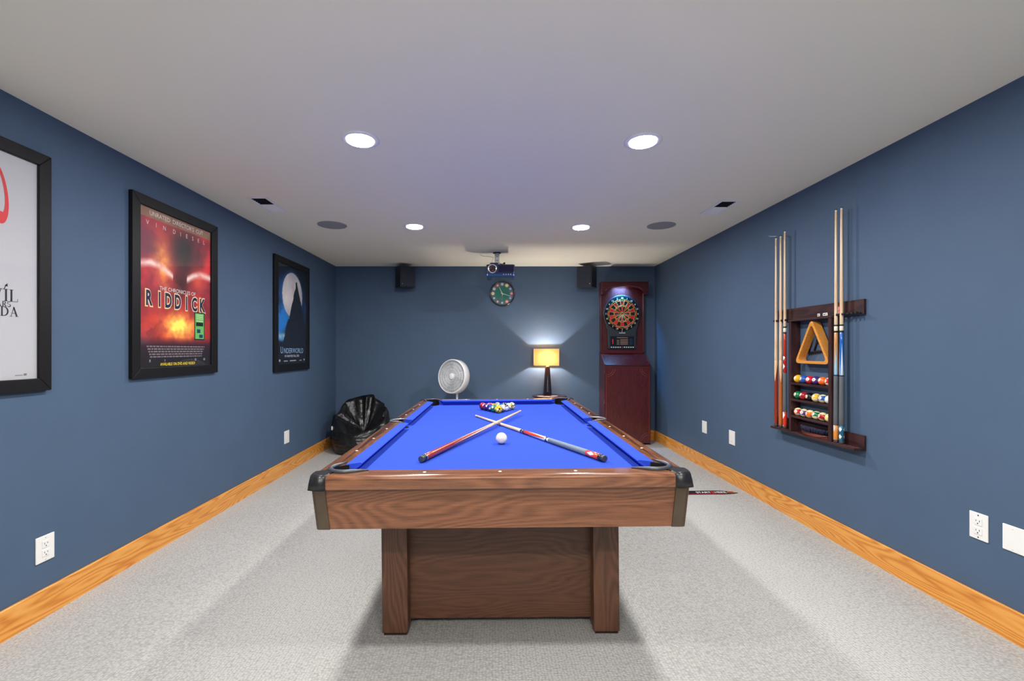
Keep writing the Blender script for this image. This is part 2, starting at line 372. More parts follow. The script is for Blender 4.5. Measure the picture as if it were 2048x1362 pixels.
def vent(x0, x1, y0, y1, label, side):
    t = thing('ceiling_vent', ((x0+x1)/2, (y0+y1)/2, ZC), label, 'air vent', 'ceiling air registers')
    b = MB(); w_ = .022; z1, z0 = ZC, ZC-.007
    b.box(x0, x1, y0, y0+w_, z0, z1); b.box(x0, x1, y1-w_, y1, z0, z1); b.box(x0, x0+w_, y0+w_, y1-w_, z0, z1); b.box(x1-w_, x1, y0+w_, y1-w_, z0, z1)
    b.build('frame', M['white_trim'], t, world=True, bevel=.002)
    MB().box(x0+w_, x1-w_, y0+w_, y1-w_, ZC-.0015, ZC-.0005).build('duct_shade_sheet', M['dark'], t, world=True)  # dark sheet painted for the duct's shade; the ceiling has no hole
    for k in range(11):
        y = y0+w_+.012+k*(y1-y0-2*w_-.02)/10.5
        if k < 5: a = -28 if k else 50        # near vanes painted black as duct shade, far ones face the room
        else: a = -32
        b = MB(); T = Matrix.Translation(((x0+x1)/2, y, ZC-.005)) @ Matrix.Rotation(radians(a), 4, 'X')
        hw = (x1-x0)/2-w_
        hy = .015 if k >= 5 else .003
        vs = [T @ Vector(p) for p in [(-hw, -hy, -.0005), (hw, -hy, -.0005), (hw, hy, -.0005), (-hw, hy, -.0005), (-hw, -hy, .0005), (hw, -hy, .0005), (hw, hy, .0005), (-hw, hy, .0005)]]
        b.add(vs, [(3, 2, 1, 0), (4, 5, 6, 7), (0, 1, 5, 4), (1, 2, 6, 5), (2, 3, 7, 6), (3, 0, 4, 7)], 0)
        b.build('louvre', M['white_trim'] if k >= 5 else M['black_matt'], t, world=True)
vent(-1.825, -1.675, 3.36, 3.733, 'white metal ceiling air register above the left wall', -1)
vent(1.715, 1.865, 3.433, 3.787, 'white metal ceiling air register above the right wall', 1)

# ------------------------------------------------------------------ wall plates
def plate(side, y0, y1, z0, z1, label, kind):
    X = XL if side < 0 else XR; d = -side
    t = thing('wall_outlet' if kind != 'blank' else 'wall_plate', (X, (y0+y1)/2, (z0+z1)/2), label, 'outlet' if kind == 'duplex' else 'wall plate')
    pt = MB().box(X, X+d*.006, y0, y1, z0, z1).build('cover_plate', M['white'], t, world=True, bevel=.003, bseg=3)
    yc, zc = (y0+y1)/2, (z0+z1)/2; xf = X+d*.006
    if kind == 'duplex':
        for s_ in (1, -1):
            rc = MB().box(xf, xf+d*.0025, yc-.017, yc+.017, zc+s_*.021-.0165, zc+s_*.021+.0165).build('receptacle', M['white'], t, world=True, bevel=.002)
            b = MB(); zz = zc+s_*.021+.003
            b.box(xf+d*.002, xf+d*.0031, yc-.008, yc-.0062, zz-.0035, zz+.0045); b.box(xf+d*.002, xf+d*.0031, yc+.0062, yc+.008, zz-.003, zz+.004)
            b.lathe([(.0001, 0), (.0028, 0)], Matrix.Translation((xf+d*.0031, yc, zz-.011)) @ Matrix.Rotation(pi/2, 4, 'Y'), 10)
            b.build('slots', M['black_matt'], rc, world=True)
        for zz in (z0+.011, z1-.011):
            MB().cyl((xf-d*.001, yc, zz), (xf+d*.001, yc, zz), .003, seg=12).build('screw', M['steel'] if side < 0 else M['black'], t, world=True)
    elif kind == 'switch':
        MB().box(xf, xf+d*.004, yc-.015, yc+.015, zc-.032, zc+.032).build('insert', M['white'], t, world=True, bevel=.002)
    elif kind == 'blank':
        for yy in (y0+.04, y1-.04):
            for zz in (z0+.012, z1-.012): MB().cyl((xf-d*.001, yy, zz), (xf+d*.001, yy, zz), .0025, seg=10).build('screw', M['white'], t, world=True)
plate(-1, 2.12, 2.21, .239, .363, 'white duplex outlet low on the left wall, nearest the camera', 'duplex')
plate(-1, 4.64, 4.75, .28, .41, 'small white cover plate on the left wall near the black bean bag', 'switch')
plate(1, 2.006, 2.085, .3915, .511, 'white duplex outlet on the right wall beside a wide blank plate', 'duplex')
plate(1, 1.82, 1.9495, .395, .504, 'wide blank white plate at the right edge of the photo', 'blank')
plate(1, 4.657, 4.757, .384, .508, 'white wall plate on the right wall, nearer the dartboard cabinet', 'switch')
plate(1, 4.112, 4.213, .376, .505, 'white wall plate on the right wall, nearer the cue rack', 'switch')

# ------------------------------------------------------------------ pool table
TX, TY = .035, 2.815
TROT = (0, -.01, -.003)
TM = Matrix.Translation((TX, TY, fz(TX))) @ Euler(TROT, 'XYZ').to_matrix().to_4x4()
SL = .770; RT = .810
WN, LN, WB, LB, WO, LO = .54, 1.105, .59, 1.155, .668, 1.235
PC = (.562, 1.127, .058); PS = (.606, .056)
def pool_table():
    t = thing('pool_table', (TX, TY, fz(TX)), 'walnut-finish pool table with royal blue cloth in the middle of the room', 'pool table', rot=TROT)
    # bed with notches at the pockets
    px, py, pr = PC; sx_, sr = PS
    def circ_pts(cx, cy, r, a0, a1): return arc(cx, cy, r, a0, a1, 12)
    out = []
    # go ccw from right-bottom: build the right half then mirror
    q = []
    # right side from y=-LB..LB : corner notch lower right, side notch, corner notch upper right
    def notch(cx, cy, r, a0, a1): return arc(cx, cy, r, a0, a1, 10)
    bw, bl = WB, LB
    out += notch(px, -py, pr, 118+30, 152-30+0, ) if False else []
    lowR = [(px-pr*cos(radians(a)), -py+pr*sin(radians(a))) for a in range(-20, 111, 13)]
    side = [(sx_-sr*cos(radians(a)), sr*sin(radians(a))) for a in range(-70, 71, 14)]
    upR = [(x, -y) for x, y in reversed(lowR)]
    right = lowR+[(bw, -py+pr+.02)]+[(bw, -sr-.005)]+side+[(bw, sr+.005)]+[(bw, py-pr-.02)]+upR
    right = [(px-pr-.0, -bl)]+right+[(px-pr-.0, bl)]
    left = [(-x, y) for x, y in reversed(right)]
    MB().prism(right+left, SL-.03, SL).build('playing_bed', M['cloth'], t)
    # cushions
    def cushion(pts_nose, pts_back, inner, name='cushion'):
        # nose/back: two (x,y) each; inner = unit vector pointing to the table centre
        n0, n1 = [Vector((p[0], p[1], 0)) for p in pts_nose]; b0, b1 = [Vector((p[0], p[1], 0)) for p in pts_back]
        iv = Vector((inner[0], inner[1], 0)); Z = lambda v, z: Vector((v.x, v.y, z))
        ring0 = [Z(b0, SL), Z(b0, RT), Z(n0-iv*.006, RT-.002), Z(n0, RT-.006), Z(n0-iv*.003, RT-.012), Z(n0-iv*.03, SL)]
        ring1 = [Z(b1, SL), Z(b1, RT), Z(n1-iv*.006, RT-.002), Z(n1, RT-.006), Z(n1-iv*.003, RT-.012), Z(n1-iv*.03, SL)]
        k = len(ring0); fs = [(i, (i+1) % k, (i+1) % k+k, i+k) for i in range(k)]+[tuple(range(k)), tuple(range(2*k-1, k-1, -1))]
        MB().add(ring0+ring1, fs).build(name, M['cloth'], t)
    cN, cB, sN, sB = .072, .030, .066, .056
    for s in (-1, 1):
        cushion([(-(WN-cN), s*LN), (WN-cN, s*LN)], [(-(WB-.085), s*LB), (WB-.085, s*LB)], (0, -s))
        for q_ in (-1, 1):
            cushion([(s*WN, q_*sN), (s*WN, q_*(LN-cN))], [(s*WB, q_*sB), (s*WB, q_*(LB-.085))], (-s, 0))
    # rails with rounded outer edge and pocket notches
    def rail(outline, edge_sel, m_, name='rail'):
        n = len(outline); bm = bmesh.new()
        vb = [bm.verts.new((x, y, .763)) for x, y in outline]; vt = [bm.verts.new((x, y, RT)) for x, y in outline]
        bm.faces.new(vt); bm.faces.new(list(reversed(vb)))
        for i in range(n): bm.faces.new((vb[i], vb[(i+1) % n], vt[(i+1) % n], vt[i]))
        bm.normal_update()
        es = [e for e in bm.edges if all(v.co.z > RT-.001 and edge_sel(v.co) for v in e.verts)]
        bmesh.ops.bevel(bm, geom=es, offset=.016, segments=5, profile=.5, affect='EDGES')
        bmesh.ops.recalc_face_normals(bm, faces=bm.faces)
        me = bpy.data.meshes.new(name); bm.to_mesh(me); bm.free(); me.materials.append(m_)
        o = bpy.data.objects.new(name, me); COL.objects.link(o); o.parent = t
        return o
    na = [(px+(pr)*cos(radians(a)), py+pr*sin(radians(a))) for a in range(50, 145, 12)]    # notch of the end rail, from right to left
    for s in (-1, 1):
        o_ = [(-.612, s*LO), (.612, s*LO), (.611, s*(LO-.025))]+[(x, s*y) for x, y in na if y > LB]+[(WB-.10, s*LB)]
        o_ += [(-x, y) for x, y in reversed(o_[3:])]+[(-.611, s*(LO-.025))]
        rail(o_, lambda c: abs(abs(c.y)-LO) < 1e-4, M['rail_x'])
        nb = [(px+pr*cos(radians(a)), py+pr*sin(radians(a))) for a in range(40, -60, -12)]
        side_n = [(s*(sx_+ (sr+.002)*cos(radians(a))), (sr+.002)*sin(radians(a))) for a in range(80, -81, -16)]
        nbx = [(s*x, y) for x, y in nb if x > WB]
        o_ = [(s*WO, -(LO-.056)), (s*WO, LO-.056), (s*(WO-.02), LO-.058)]+nbx+[(s*WB, LB-.10)]+[(s*WB, sr+.012)]+[p for p in side_n if abs(p[0]) > WB]+[(s*WB, -sr-.012)]+[(s*WB, -(LB-.10))]
        o_ += [(x, -y) for x, y in reversed(nbx)]+[(s*(WO-.02), -(LO-.058))]
        rail(o_, lambda c: abs(abs(c.x)-WO) < 1e-4, M['rail_y'])
    def liner(b, o_, i_):
        n = len(o_); vs = [(x, y, z) for z in (SL-.004, RT-.001) for ring in (o_, i_) for x, y in ring]; fs = []
        for i in range(n-1): fs += [(i, i+1, 2*n+i+1, 2*n+i), (n+i, 3*n+i, 3*n+i+1, n+i+1), (2*n+i, 2*n+i+1, 3*n+i+1, 3*n+i)]
        b.add(vs, fs)
    # corner caps, pocket liners, pockets and irons
    for sx in (-1, 1):
        for sy in (-1, 1):
            R_ = [(.610, LO+.002), (.605, 1.205), (.585, 1.180)]
            R_ += [(px+(pr+.002)*cos(radians(a)), py+(pr+.002)*sin(radians(a))) for a in (75, 60, 45, 30, 18)]
            R_ += [(.632, 1.150), (.650, 1.168), (WO+.002, 1.176), (WO+.002, LO-.030), (WO-.006, LO-.008), (WO-.03, LO+.002)]
            bm = bmesh.new(); n = len(R_)
            def vtx(f, z): return [bm.verts.new((sx*(.60+(x-.60)*(f if x > .65 else 1)), sy*(1.15+(y-1.15)*(f if y > 1.21 else 1)), z)) for x, y in R_]
            r0 = vtx(1.13, .762); r1 = vtx(1.09, .785); r2 = vtx(1.03, .806); r3 = [bm.verts.new((sx*(.6+(x-.6)*.93), sy*(1.15+(y-1.15)*.93), .8135)) for x, y in R_]
            rr = [r0, r1, r2, r3]
            for a, b_ in zip(rr, rr[1:]):
                for i in range(n): bm.faces.new((a[i], a[(i+1) % n], b_[(i+1) % n], b_[i])).smooth = True
            bm.faces.new(r3); bm.faces.new(list(reversed(r0))); bmesh.ops.recalc_face_normals(bm, faces=bm.faces)
            me = bpy.data.meshes.new('corner_cap'); bm.to_mesh(me); bm.free(); me.materials.append(M['black'])
            o = bpy.data.objects.new('corner_cap', me); COL.objects.link(o); o.parent = t
            MB().lathe([(.0001, .655), (.045, .66), (pr, .70), (pr, SL-.003), (pr-.004, SL-.003), (pr-.004, .70), (.04, .665)], Matrix.Translation((sx*px, sy*py, 0)), 24)
            b = MB(); an = [radians(a) for a in range(-75, 167, 7)]; liner(b, [(sx*(px+(pr-.001)*cos(a)), sy*(py+(pr-.001)*sin(a))) for a in an], [(sx*(px+(pr-.004)*cos(a)), sy*(py+(pr-.004)*sin(a))) for a in an])
            b.lathe([(.0001, .655), (.045, .66), (pr-.001, .70), (pr-.001, SL-.003), (pr-.005, SL-.003), (pr-.005, .70), (.04, .665)], Matrix.Translation((sx*px, sy*py, 0)), 24)
            b.build('pocket', M['black_matt'], t)
            pth = [(sx*.478, sy*1.161, RT+.002), (sx*.505, sy*1.169, RT+.003)]
            pth += [(sx*(px+.063*cos(radians(a))), sy*(py+.063*sin(radians(a))), RT+.004) for a in range(115, -27, -10)]
            pth += [(sx*.606, sy*1.062, RT+.003), (sx*.596, sy*1.04, RT+.002)]
            k_ = len(pth); MB().tube(pth, [.0035]+[.006]+[.010]*(k_-4)+[.006, .0035], 10, flat=.75).build('pocket_iron', M['rubber'], t)
            # bronze corner trim of the apron
            p_ = [(.618, LO-.018), (.655, LO-.018), (.664, LO-.022), (.670, LO-.032), (.670, LO-.07), (.655, LO-.07), (.655, LO-.032), (.618, LO-.032)]
            b = MB(); n = len(p_)
            lo = [(sx*(x-.012), sy*(y-.014), .612) for x, y in p_]; hi = [(sx*x, sy*y, .762) for x, y in p_]
            b.add(lo+hi, [tuple(range(n)), tuple(range(2*n-1, n-1, -1))]+[(i, (i+1) % n, (i+1) % n+n, i+n) for i in range(n)])
            b.build('corner_trim', M['bronze'], t)
        # side pocket
        MB().lathe([(.0001, .655), (.045, .66), (sr, .70), (sr, SL-.003), (sr-.004, SL-.003), (sr-.004, .70), (.04, .665)], Matrix.Translation((sx*sx_, 0, 0)), 24)
        b = MB(); an = [radians(a) for a in range(-96, 97, 8)]; liner(b, [(sx*(sx_+(sr+.001)*cos(a)), (sr+.001)*sin(a)) for a in an], [(sx*(sx_+(sr-.003)*cos(a)), (sr-.003)*sin(a)) for a in an])
        b.lathe([(.0001, .655), (.045, .66), (sr, .70), (sr, SL-.003), (sr-.004, SL-.003), (sr-.004, .70), (.04, .665)], Matrix.Translation((sx*sx_, 0, 0)), 24)
        b.build('pocket', M['black_matt'], t)
        pth = [(sx*.572, .066, RT+.001), (sx*.59, .064, RT+.003)]+[(sx*(sx_+.056*cos(radians(a))), .056*sin(radians(a)), RT+.003) for a in range(80, -81, -16)]+[(sx*.59, -.064, RT+.003), (sx*.572, -.066, RT+.001)]
        k_ = len(pth); MB().tube(pth, [.003, .005]+[.008]*(k_-4)+[.005, .003], 10, flat=.6).build('pocket_iron', paint((120, 124, 132), .3, 0, .6), t)
    # sights
    for s in (-1, 1):
        for x in (-.27, 0, .27):
            MB().lathe([(.0001, .0008), (.0055, .0008), (.006, 0)], Matrix.Translation((x, s*1.188, RT)), 14).build('rail_sight', M['pearl'], t)
        for y in (-.829, -.5525, -.276, .276, .5525, .829):
            MB().lathe([(.0001, .0008), (.0055, .0008), (.006, 0)], Matrix.Translation((s*.622, y, RT)), 14).build('rail_sight', M['pearl'], t)
    # aprons
    for s in (-1, 1):
        y1_, y0_ = s*(LO-.022), s*(LO-.036); v = []
        a = MB(); z1_, z0_ = .764, .6125
        P = [(-.622, y0_-s*.02, z0_), (.622, y0_-s*.02, z0_), (.632, y1_-s*.02, z1_), (-.632, y1_-s*.02, z1_), (-.622, y0_, z0_), (.622, y0_, z0_), (.632, y1_, z1_), (-.632, y1_, z1_)]
        a.add(P, [(0, 1, 2, 3), (4, 5, 6, 7), (0, 1, 5, 4), (2, 3, 7, 6), (0, 4, 7, 3), (1, 2, 6, 5)])
        a.build('end_apron', M['walnut_x'], t)
        a = MB(); x1_, x0_ = s*(.658), s*(.646); yl, yh = LO-.085, LO-.07
        P = [(x0_-s*.02, -yl, z0_), (x0_-s*.02, yl, z0_), (x1_-s*.02, yh, z1_), (x1_-s*.02, -yh, z1_), (x0_, -yl, z0_), (x0_, yl, z0_), (x1_, yh, z1_), (x1_, -yh, z1_)]
        a.add(P, [(0, 1, 2, 3), (4, 5, 6, 7), (0, 1, 5, 4), (2, 3, 7, 6), (0, 4, 7, 3), (1, 2, 6, 5)])
        a.build('side_apron', M['walnut_y'], t)
    MB().box(-.615, .615, -1.18, 1.18, .628, .652).build('underside_board', M['black_matt'], t)
    MB().box(-.48, .48, -1.0, 1.0, .652, SL-.03).build('bed_support', M['black_matt'], t)
    # legs and pedestal panels
    for sx in (-1, 1):
        for sy in (-1, 1):
            lg = MB().box(sx*.406, sx*.518, sy*.718, sy*.830, .012, .628).build('leg', M['leg'], t, bevel=.002)
            MB().box(sx*.412, sx*.512, sy*.724, sy*.824, 0, .012).build('foot', paint((40, 24, 20)), lg)
        MB().box(sx*.455, sx*.475, -.718, .718, .04, .612).build('pedestal_panel', M['panel_y'], t)
    for sy in (-1, 1):
        MB().box(-.406, .406, sy*.752, sy*.772, .042, .612).build('pedestal_panel', M['panel'], t)
pool_table()

# ------------------------------------------------------------------ balls
BR = .0286
BALLC = {1: (236, 178, 30), 2: (28, 84, 176), 3: (204, 26, 48), 4: (60, 40, 120), 5: (236, 104, 34), 6: (10, 110, 72), 7: (170, 24, 40), 8: (16, 16, 18)}
CREAM = (236, 222, 170)
def ball_mat(col, stripe, name):
    m, nt, b = new_mat(name)
    b.inputs['Roughness'].default_value = .12; b.inputs['Coat Weight'].default_value = .5; b.inputs['Coat Roughness'].default_value = .03
    if not stripe: b.inputs['Base Color'].default_value = c4(s2l(*col)); return m
    tc = N(nt, 'ShaderNodeTexCoord'); sp = N(nt, 'ShaderNodeSeparateXYZ'); L(nt, tc.outputs['Object'], sp.inputs[0])
    ab = N(nt, 'ShaderNodeMath', operation='ABSOLUTE'); L(nt, sp.outputs['Z'], ab.inputs[0])
    lt = N(nt, 'ShaderNodeMath', operation='LESS_THAN'); lt.inputs[1].default_value = BR*.52; L(nt, ab.outputs[0], lt.inputs[0])
    mx = N(nt, 'ShaderNodeMix'); mx.data_type = 'RGBA'; L(nt, lt.outputs[0], mx.inputs[0]); mx.inputs[6].default_value = c4(s2l(*stripe)); mx.inputs[7].default_value = c4(s2l(*col))
    L(nt, mx.outputs[2], b.inputs['Base Color'])
    return m
def marble_mat(c1, c2, name, stripe=False):
    m, nt, b = new_mat(name); b.inputs['Roughness'].default_value = .1; b.inputs['Coat Weight'].default_value = .6
    tc = N(nt, 'ShaderNodeTexCoord'); n = N(nt, 'ShaderNodeTexNoise'); n.inputs['Scale'].default_value = 40; n.inputs['Detail'].default_value = 3; n.inputs['Distortion'].default_value = 1.5
    L(nt, tc.outputs['Object'], n.inputs['Vector'])
    r = N(nt, 'ShaderNodeValToRGB'); e = r.color_ramp.elements; e[0].position = .44; e[0].color = c4(s2l(*c2)); e[1].position = .54; e[1].color = c4(s2l(*c1))
    L(nt, n.outputs['Fac'], r.inputs['Fac'])
    if stripe:
        sp = N(nt, 'ShaderNodeSeparateXYZ'); L(nt, tc.outputs['Object'], sp.inputs[0])
        ab = N(nt, 'ShaderNodeMath', operation='ABSOLUTE'); L(nt, sp.outputs['Z'], ab.inputs[0])
        lt = N(nt, 'ShaderNodeMath', operation='LESS_THAN'); lt.inputs[1].default_value = BR*.55; L(nt, ab.outputs[0], lt.inputs[0])
        mx = N(nt, 'ShaderNodeMix'); mx.data_type = 'RGBA'; L(nt, lt.outputs[0], mx.inputs[0]); mx.inputs[6].default_value = c4(s2l(226, 226, 232)); L(nt, r.outputs['Color'], mx.inputs[7])
        L(nt, mx.outputs[2], b.inputs['Base Color'])
    else: L(nt, r.outputs['Color'], b.inputs['Base Color'])
    return m
_sph = None
def ball(loc, m_, num, label, group, facing, roll=0, sr_=.0115):
    """facing: world direction the number looks; the stripe axis is local z, the number on local +y"""
    d = Vector(facing).normalized(); up = Vector((0, 0, 1)); x = d.cross(up).normalized(); z = x.cross(d).normalized()
    R = Matrix((x, d, z)).transposed().to_4x4() @ Matrix.Rotation(roll, 4, 'Y')
    b = MB(); b.sphere((0, 0, 0), BR, 28, 18); o = b.build('billiard_ball', m_)
    o.location = loc; o.rotation_euler = R.to_euler(); tag(o, label, 'billiard ball', group)
    if num:
        for s_ in (1, -1):
            def onb(u, v, rr=1.006):
                dd = Vector((-u*s_, sqrt(max(1e-9, BR*BR-u*u-v*v))*s_, v)); return dd*rr
            vs = [onb(0, 0, 1.003)]; fs = []
            for rr_ in (.5, 1):
                for k in range(20): vs.append(onb(sr_*rr_*cos(2*pi*k/20), sr_*rr_*sin(2*pi*k/20), 1.003))
            for k in range(20): k2 = (k+1) % 20; fs.append((0, 1+k, 1+k2)); fs.append((1+k, 21+k, 21+k2, 1+k2))
            sp = MB().add(vs, fs, 0, True).build('number_spot', M['ivory'], o)
            MB().text(str(num), (1.43 if num < 10 else 1.17)*sr_, lambda u, v: onb(u, v-.5*sr_, 1.012)).build('numeral', M['ink_black'], sp)
    return o
def tpt(x, y, z): return TM @ Vector((x, y, z))
def tab(X, Y, h): return Vector((X, Y, SL+fz(X)+h))       # a point h above the cloth at world X, Y
ball(tab(.040, 2.293, BR), mat('white cue ball', s2l(240, 226, 200), .12, coat=.5), None, 'plain white cue ball alone on the blue cloth below the crossed cues', None, (0, -1, 0))
rackc = [((240, 205, 30), (40, 20, 10)), ((10, 130, 84), (5, 60, 40)), ((150, 140, 100), (20, 20, 24)), ((30, 60, 180), (10, 16, 60)), ((200, 180, 60), (14, 14, 16)),
         ((30, 40, 90), (8, 10, 30)), ((110, 30, 110), (20, 10, 40)), ((224, 120, 30), (30, 14, 10)), ((24, 90, 190), (8, 20, 60)), ((230, 210, 90), (16, 16, 14)),
         ((208, 22, 44), (60, 8, 20)), ((210, 60, 80), (60, 10, 20)), ((20, 120, 80), (6, 40, 30)), ((70, 60, 80), (12, 12, 20)), ((222, 214, 150), (14, 14, 12))]
rown = ['front', 'second', 'third', 'fourth', 'back']; posn = {1: ['only'], 2: ['left', 'right'], 3: ['left', 'middle', 'right'], 4: ['far left', 'second from left', 'third from left', 'far right'], 5: ['far left', 'second from left', 'middle', 'fourth from left', 'far right']}
coln = ['yellow and black', 'green', 'grey and black', 'blue', 'yellow and black', 'dark navy', 'purple', 'orange', 'blue', 'pale yellow', 'red', 'pink and white', 'green and white', 'grey', 'cream and black']
k = 0; th = -.03
for r_ in range(5):
    for c_ in range(r_+1):
        u = (c_-r_/2)*BR*2.01; v = r_*BR*1.7405
        X = .036+u*cos(th)+v*sin(-th)*-1; Y = 3.41+v
        m_ = marble_mat(*rackc[k], 'marbled resin %s' % coln[k], stripe=(k in (2, 5, 9, 12)))
        lb = ('%s marbled ball at the tip of the racked triangle' % coln[k]) if r_ == 0 else '%s marbled ball, %s in the %s row of the triangle' % (coln[k], posn[r_+1][c_], rown[r_])
        ball(tab(X, Y, BR), m_, k+1, lb, 'marbled balls racked on the table', (random.uniform(-.8, .8), -1, random.uniform(-.2, 1.2)), random.uniform(-1, 1), .0085)
        k += 1

# ------------------------------------------------------------------ cues
def cue(butt, tip, segs, label, group, rb=.0150, rt=.0066, spin=0, length=None):
    butt = Vector(butt); tip = Vector(tip); d = tip-butt; Ln = d.length
    q = d.to_track_quat('Z', 'Y').to_matrix().to_4x4() @ Matrix.Rotation(spin, 4, 'Z')
    t = thing('pool_cue', butt, label, 'pool cue', group, q.to_euler())
    rad = lambda f: rb+(rt-rb)*f**.92
    for (f0, f1, nm, m_, swell) in segs:
        n = max(2, int((f1-f0)*24)+1); q0, q1 = rad(f0)+swell, rad(f1)+swell; e_ = .0012
        pr = [(1e-4, f0*Ln), (q0-.0022, f0*Ln), (q0-.0006, f0*Ln+.0005)]+[(rad(f0+(f1-f0)*i/n)+swell, f0*Ln+e_+((f1-f0)*Ln-2*e_)*i/n) for i in range(n+1)]+[(q1-.0006, f1*Ln-.0005), (q1-.0022, f1*Ln), (1e-4, f1*Ln)]
        MB().lathe(pr, None, 20).build(nm, m_(Ln) if callable(m_) else m_, t)
    return t
def common(j): return [(j, .988, 'shaft', M['maple'], 0), (.988, .996, 'ferrule', M['ivory'], 0), (.996, 1.0, 'tip', paint((40, 60, 90), .8), -.0003)]
bump_ = lambda: (0, .012, 'bumper', M['rubber'], -.001)
mapleC = s2l(224, 192, 156)
# the two cues crossed on the table
cue(tab(-.306, 1.92, .0155), tab(.197, 3.29, .031), [bump_(), (.012, .022, 'butt_cap', M['black'], .0004), (.022, .026, 'ring', M['chrome'], .0006), (.026, .62, 'butt', lambda Ln: points_mat('cherry splices', s2l(146, 44, 28), s2l(232, 204, 180), .2*Ln, .6*Ln, 5, rim=s2l(40, 24, 22)), 0)]+common(.62),
    'cherry red spliced pool cue lying on top of the other on the table', None, spin=.3)
redw = lambda Ln: diamond_mat('orange red and white inlay', s2l(222, 66, 26), s2l(236, 232, 226), .05, 2, .7)
cue(tab(.465, 1.899, .0153), tab(-.128, 3.239, .0075), [bump_(), (.012, .024, 'butt_cap', M['black'], .0004), (.024, .084, 'butt_sleeve', lambda Ln: diamond_mat('orange red sleeve inlay', s2l(222, 66, 26), s2l(236, 232, 226), .085, 3, .62), 0), (.084, .305, 'wrap', M['white_wrap'], .0004),
    (.305, .33, 'ring', lambda Ln: diamond_mat('white ring inlay', (.03, .04, .06), s2l(226, 226, 230), .03, 3, .9), .0003), (.33, .488, 'forearm', lambda Ln: points_mat('red forearm points', s2l(198, 214, 222), s2l(222, 66, 26), .32*Ln, .47*Ln, 3, rim=s2l(20, 26, 40)), 0), (.488, .517, 'joint', M['black'], .0004), (.495, .51, 'ring', M['chrome'], .0006)]+common(.517),
    'pool cue with orange forearm and pale grey wrap lying underneath on the table', None, spin=.5)
# five cues in the wall rack
XQ = 2.132; G = 'cues standing in the wall rack'
zq = .6685
def wcue(Y, ztop, segs, label, spin=0, tilt=0): return cue((XQ, Y, zq), (XQ+tilt, Y, ztop), segs, label, G, rb=.0142, rt=.0062, spin=spin)
wcue(3.433, 2.092, [bump_(), (.012, .35, 'butt', lambda Ln: points_mat('red brown splices', s2l(140, 50, 28), s2l(226, 186, 140), .235*Ln, .335*Ln, 2), 0)]+common(.35), 'plain maple cue with red brown butt, farthest left in the wall rack', .4)
wcue(3.377, 2.093, [bump_(), (.012, .35, 'butt', lambda Ln: points_mat('light brown splices', s2l(178, 96, 40), s2l(226, 186, 140), .235*Ln, .335*Ln, 2), 0)]+common(.35), 'plain maple cue with orange brown butt, second from left in the wall rack', 1.0)
wcue(3.329, 2.117, [bump_(), (.012, .085, 'butt_sleeve', lambda Ln: diamond_mat('red sleeve inlay', s2l(206, 50, 24), s2l(236, 232, 226), .1, 2, .6), 0), (.085, .28, 'wrap', M['brown_wrap'], .0004), (.28, .365, 'ring', lambda Ln: diamond_mat('red white ring inlay', s2l(176, 30, 24), s2l(236, 232, 226), .065, 2, .65), .0002),
    (.365, .48, 'forearm', lambda Ln: mat('red stained forearm', s2l(176, 50, 26), .25, coat=.5), 0), (.48, .487, 'joint', M['black'], .0006), (.487, .508, 'ring', M['ivory'], .0006), (.508, .515, 'joint', M['black'], .0006)]+common(.515), 'cue with red white inlays and grey wrap, third from left in the wall rack')
wcue(2.832, 2.12, [bump_(), (.012, .074, 'butt_sleeve', lambda Ln: diamond_mat('orange sleeve inlay', s2l(220, 140, 56), s2l(180, 214, 236), .09, 3, .55), 0), (.074, .285, 'wrap', M['brown_wrap'], .0004), (.285, .29, 'ring', paint((20, 50, 80)), .0006), (.29, .471, 'forearm', lambda Ln: points_mat('natural forearm points', s2l(150, 200, 226), s2l(204, 146, 84), .28*Ln, .43*Ln, 4, rim=s2l(20, 70, 120)), 0),
    (.471, .478, 'joint', M['black'], .0006), (.478, .498, 'ring', M['ivory'], .0006), (.498, .504, 'joint', M['black'], .0006)]+common(.504), 'cue with honey forearm and blue points, second from right in the wall rack')
wcue(2.787, 2.119, [bump_(), (.012, .078, 'butt_sleeve', lambda Ln: diamond_mat('teal sleeve diamonds', s2l(20, 90, 120), s2l(232, 238, 240), .045, 3, .7), 0), (.078, .285, 'wrap', M['brown_wrap'], .0004), (.285, .29, 'ring', paint((20, 50, 80)), .0006), (.29, .471, 'forearm', lambda Ln: points_mat('blue forearm points', s2l(210, 226, 236), s2l(24, 96, 180), .28*Ln, .44*Ln, 4, rim=s2l(10, 40, 90)), 0),
    (.471, .478, 'joint', M['black'], .0006), (.478, .498, 'ring', M['ivory'], .0006), (.498, .504, 'joint', M['black'], .0006)]+common(.504), 'cue with blue forearm and teal diamond sleeve, farthest right in the wall rack', .3)

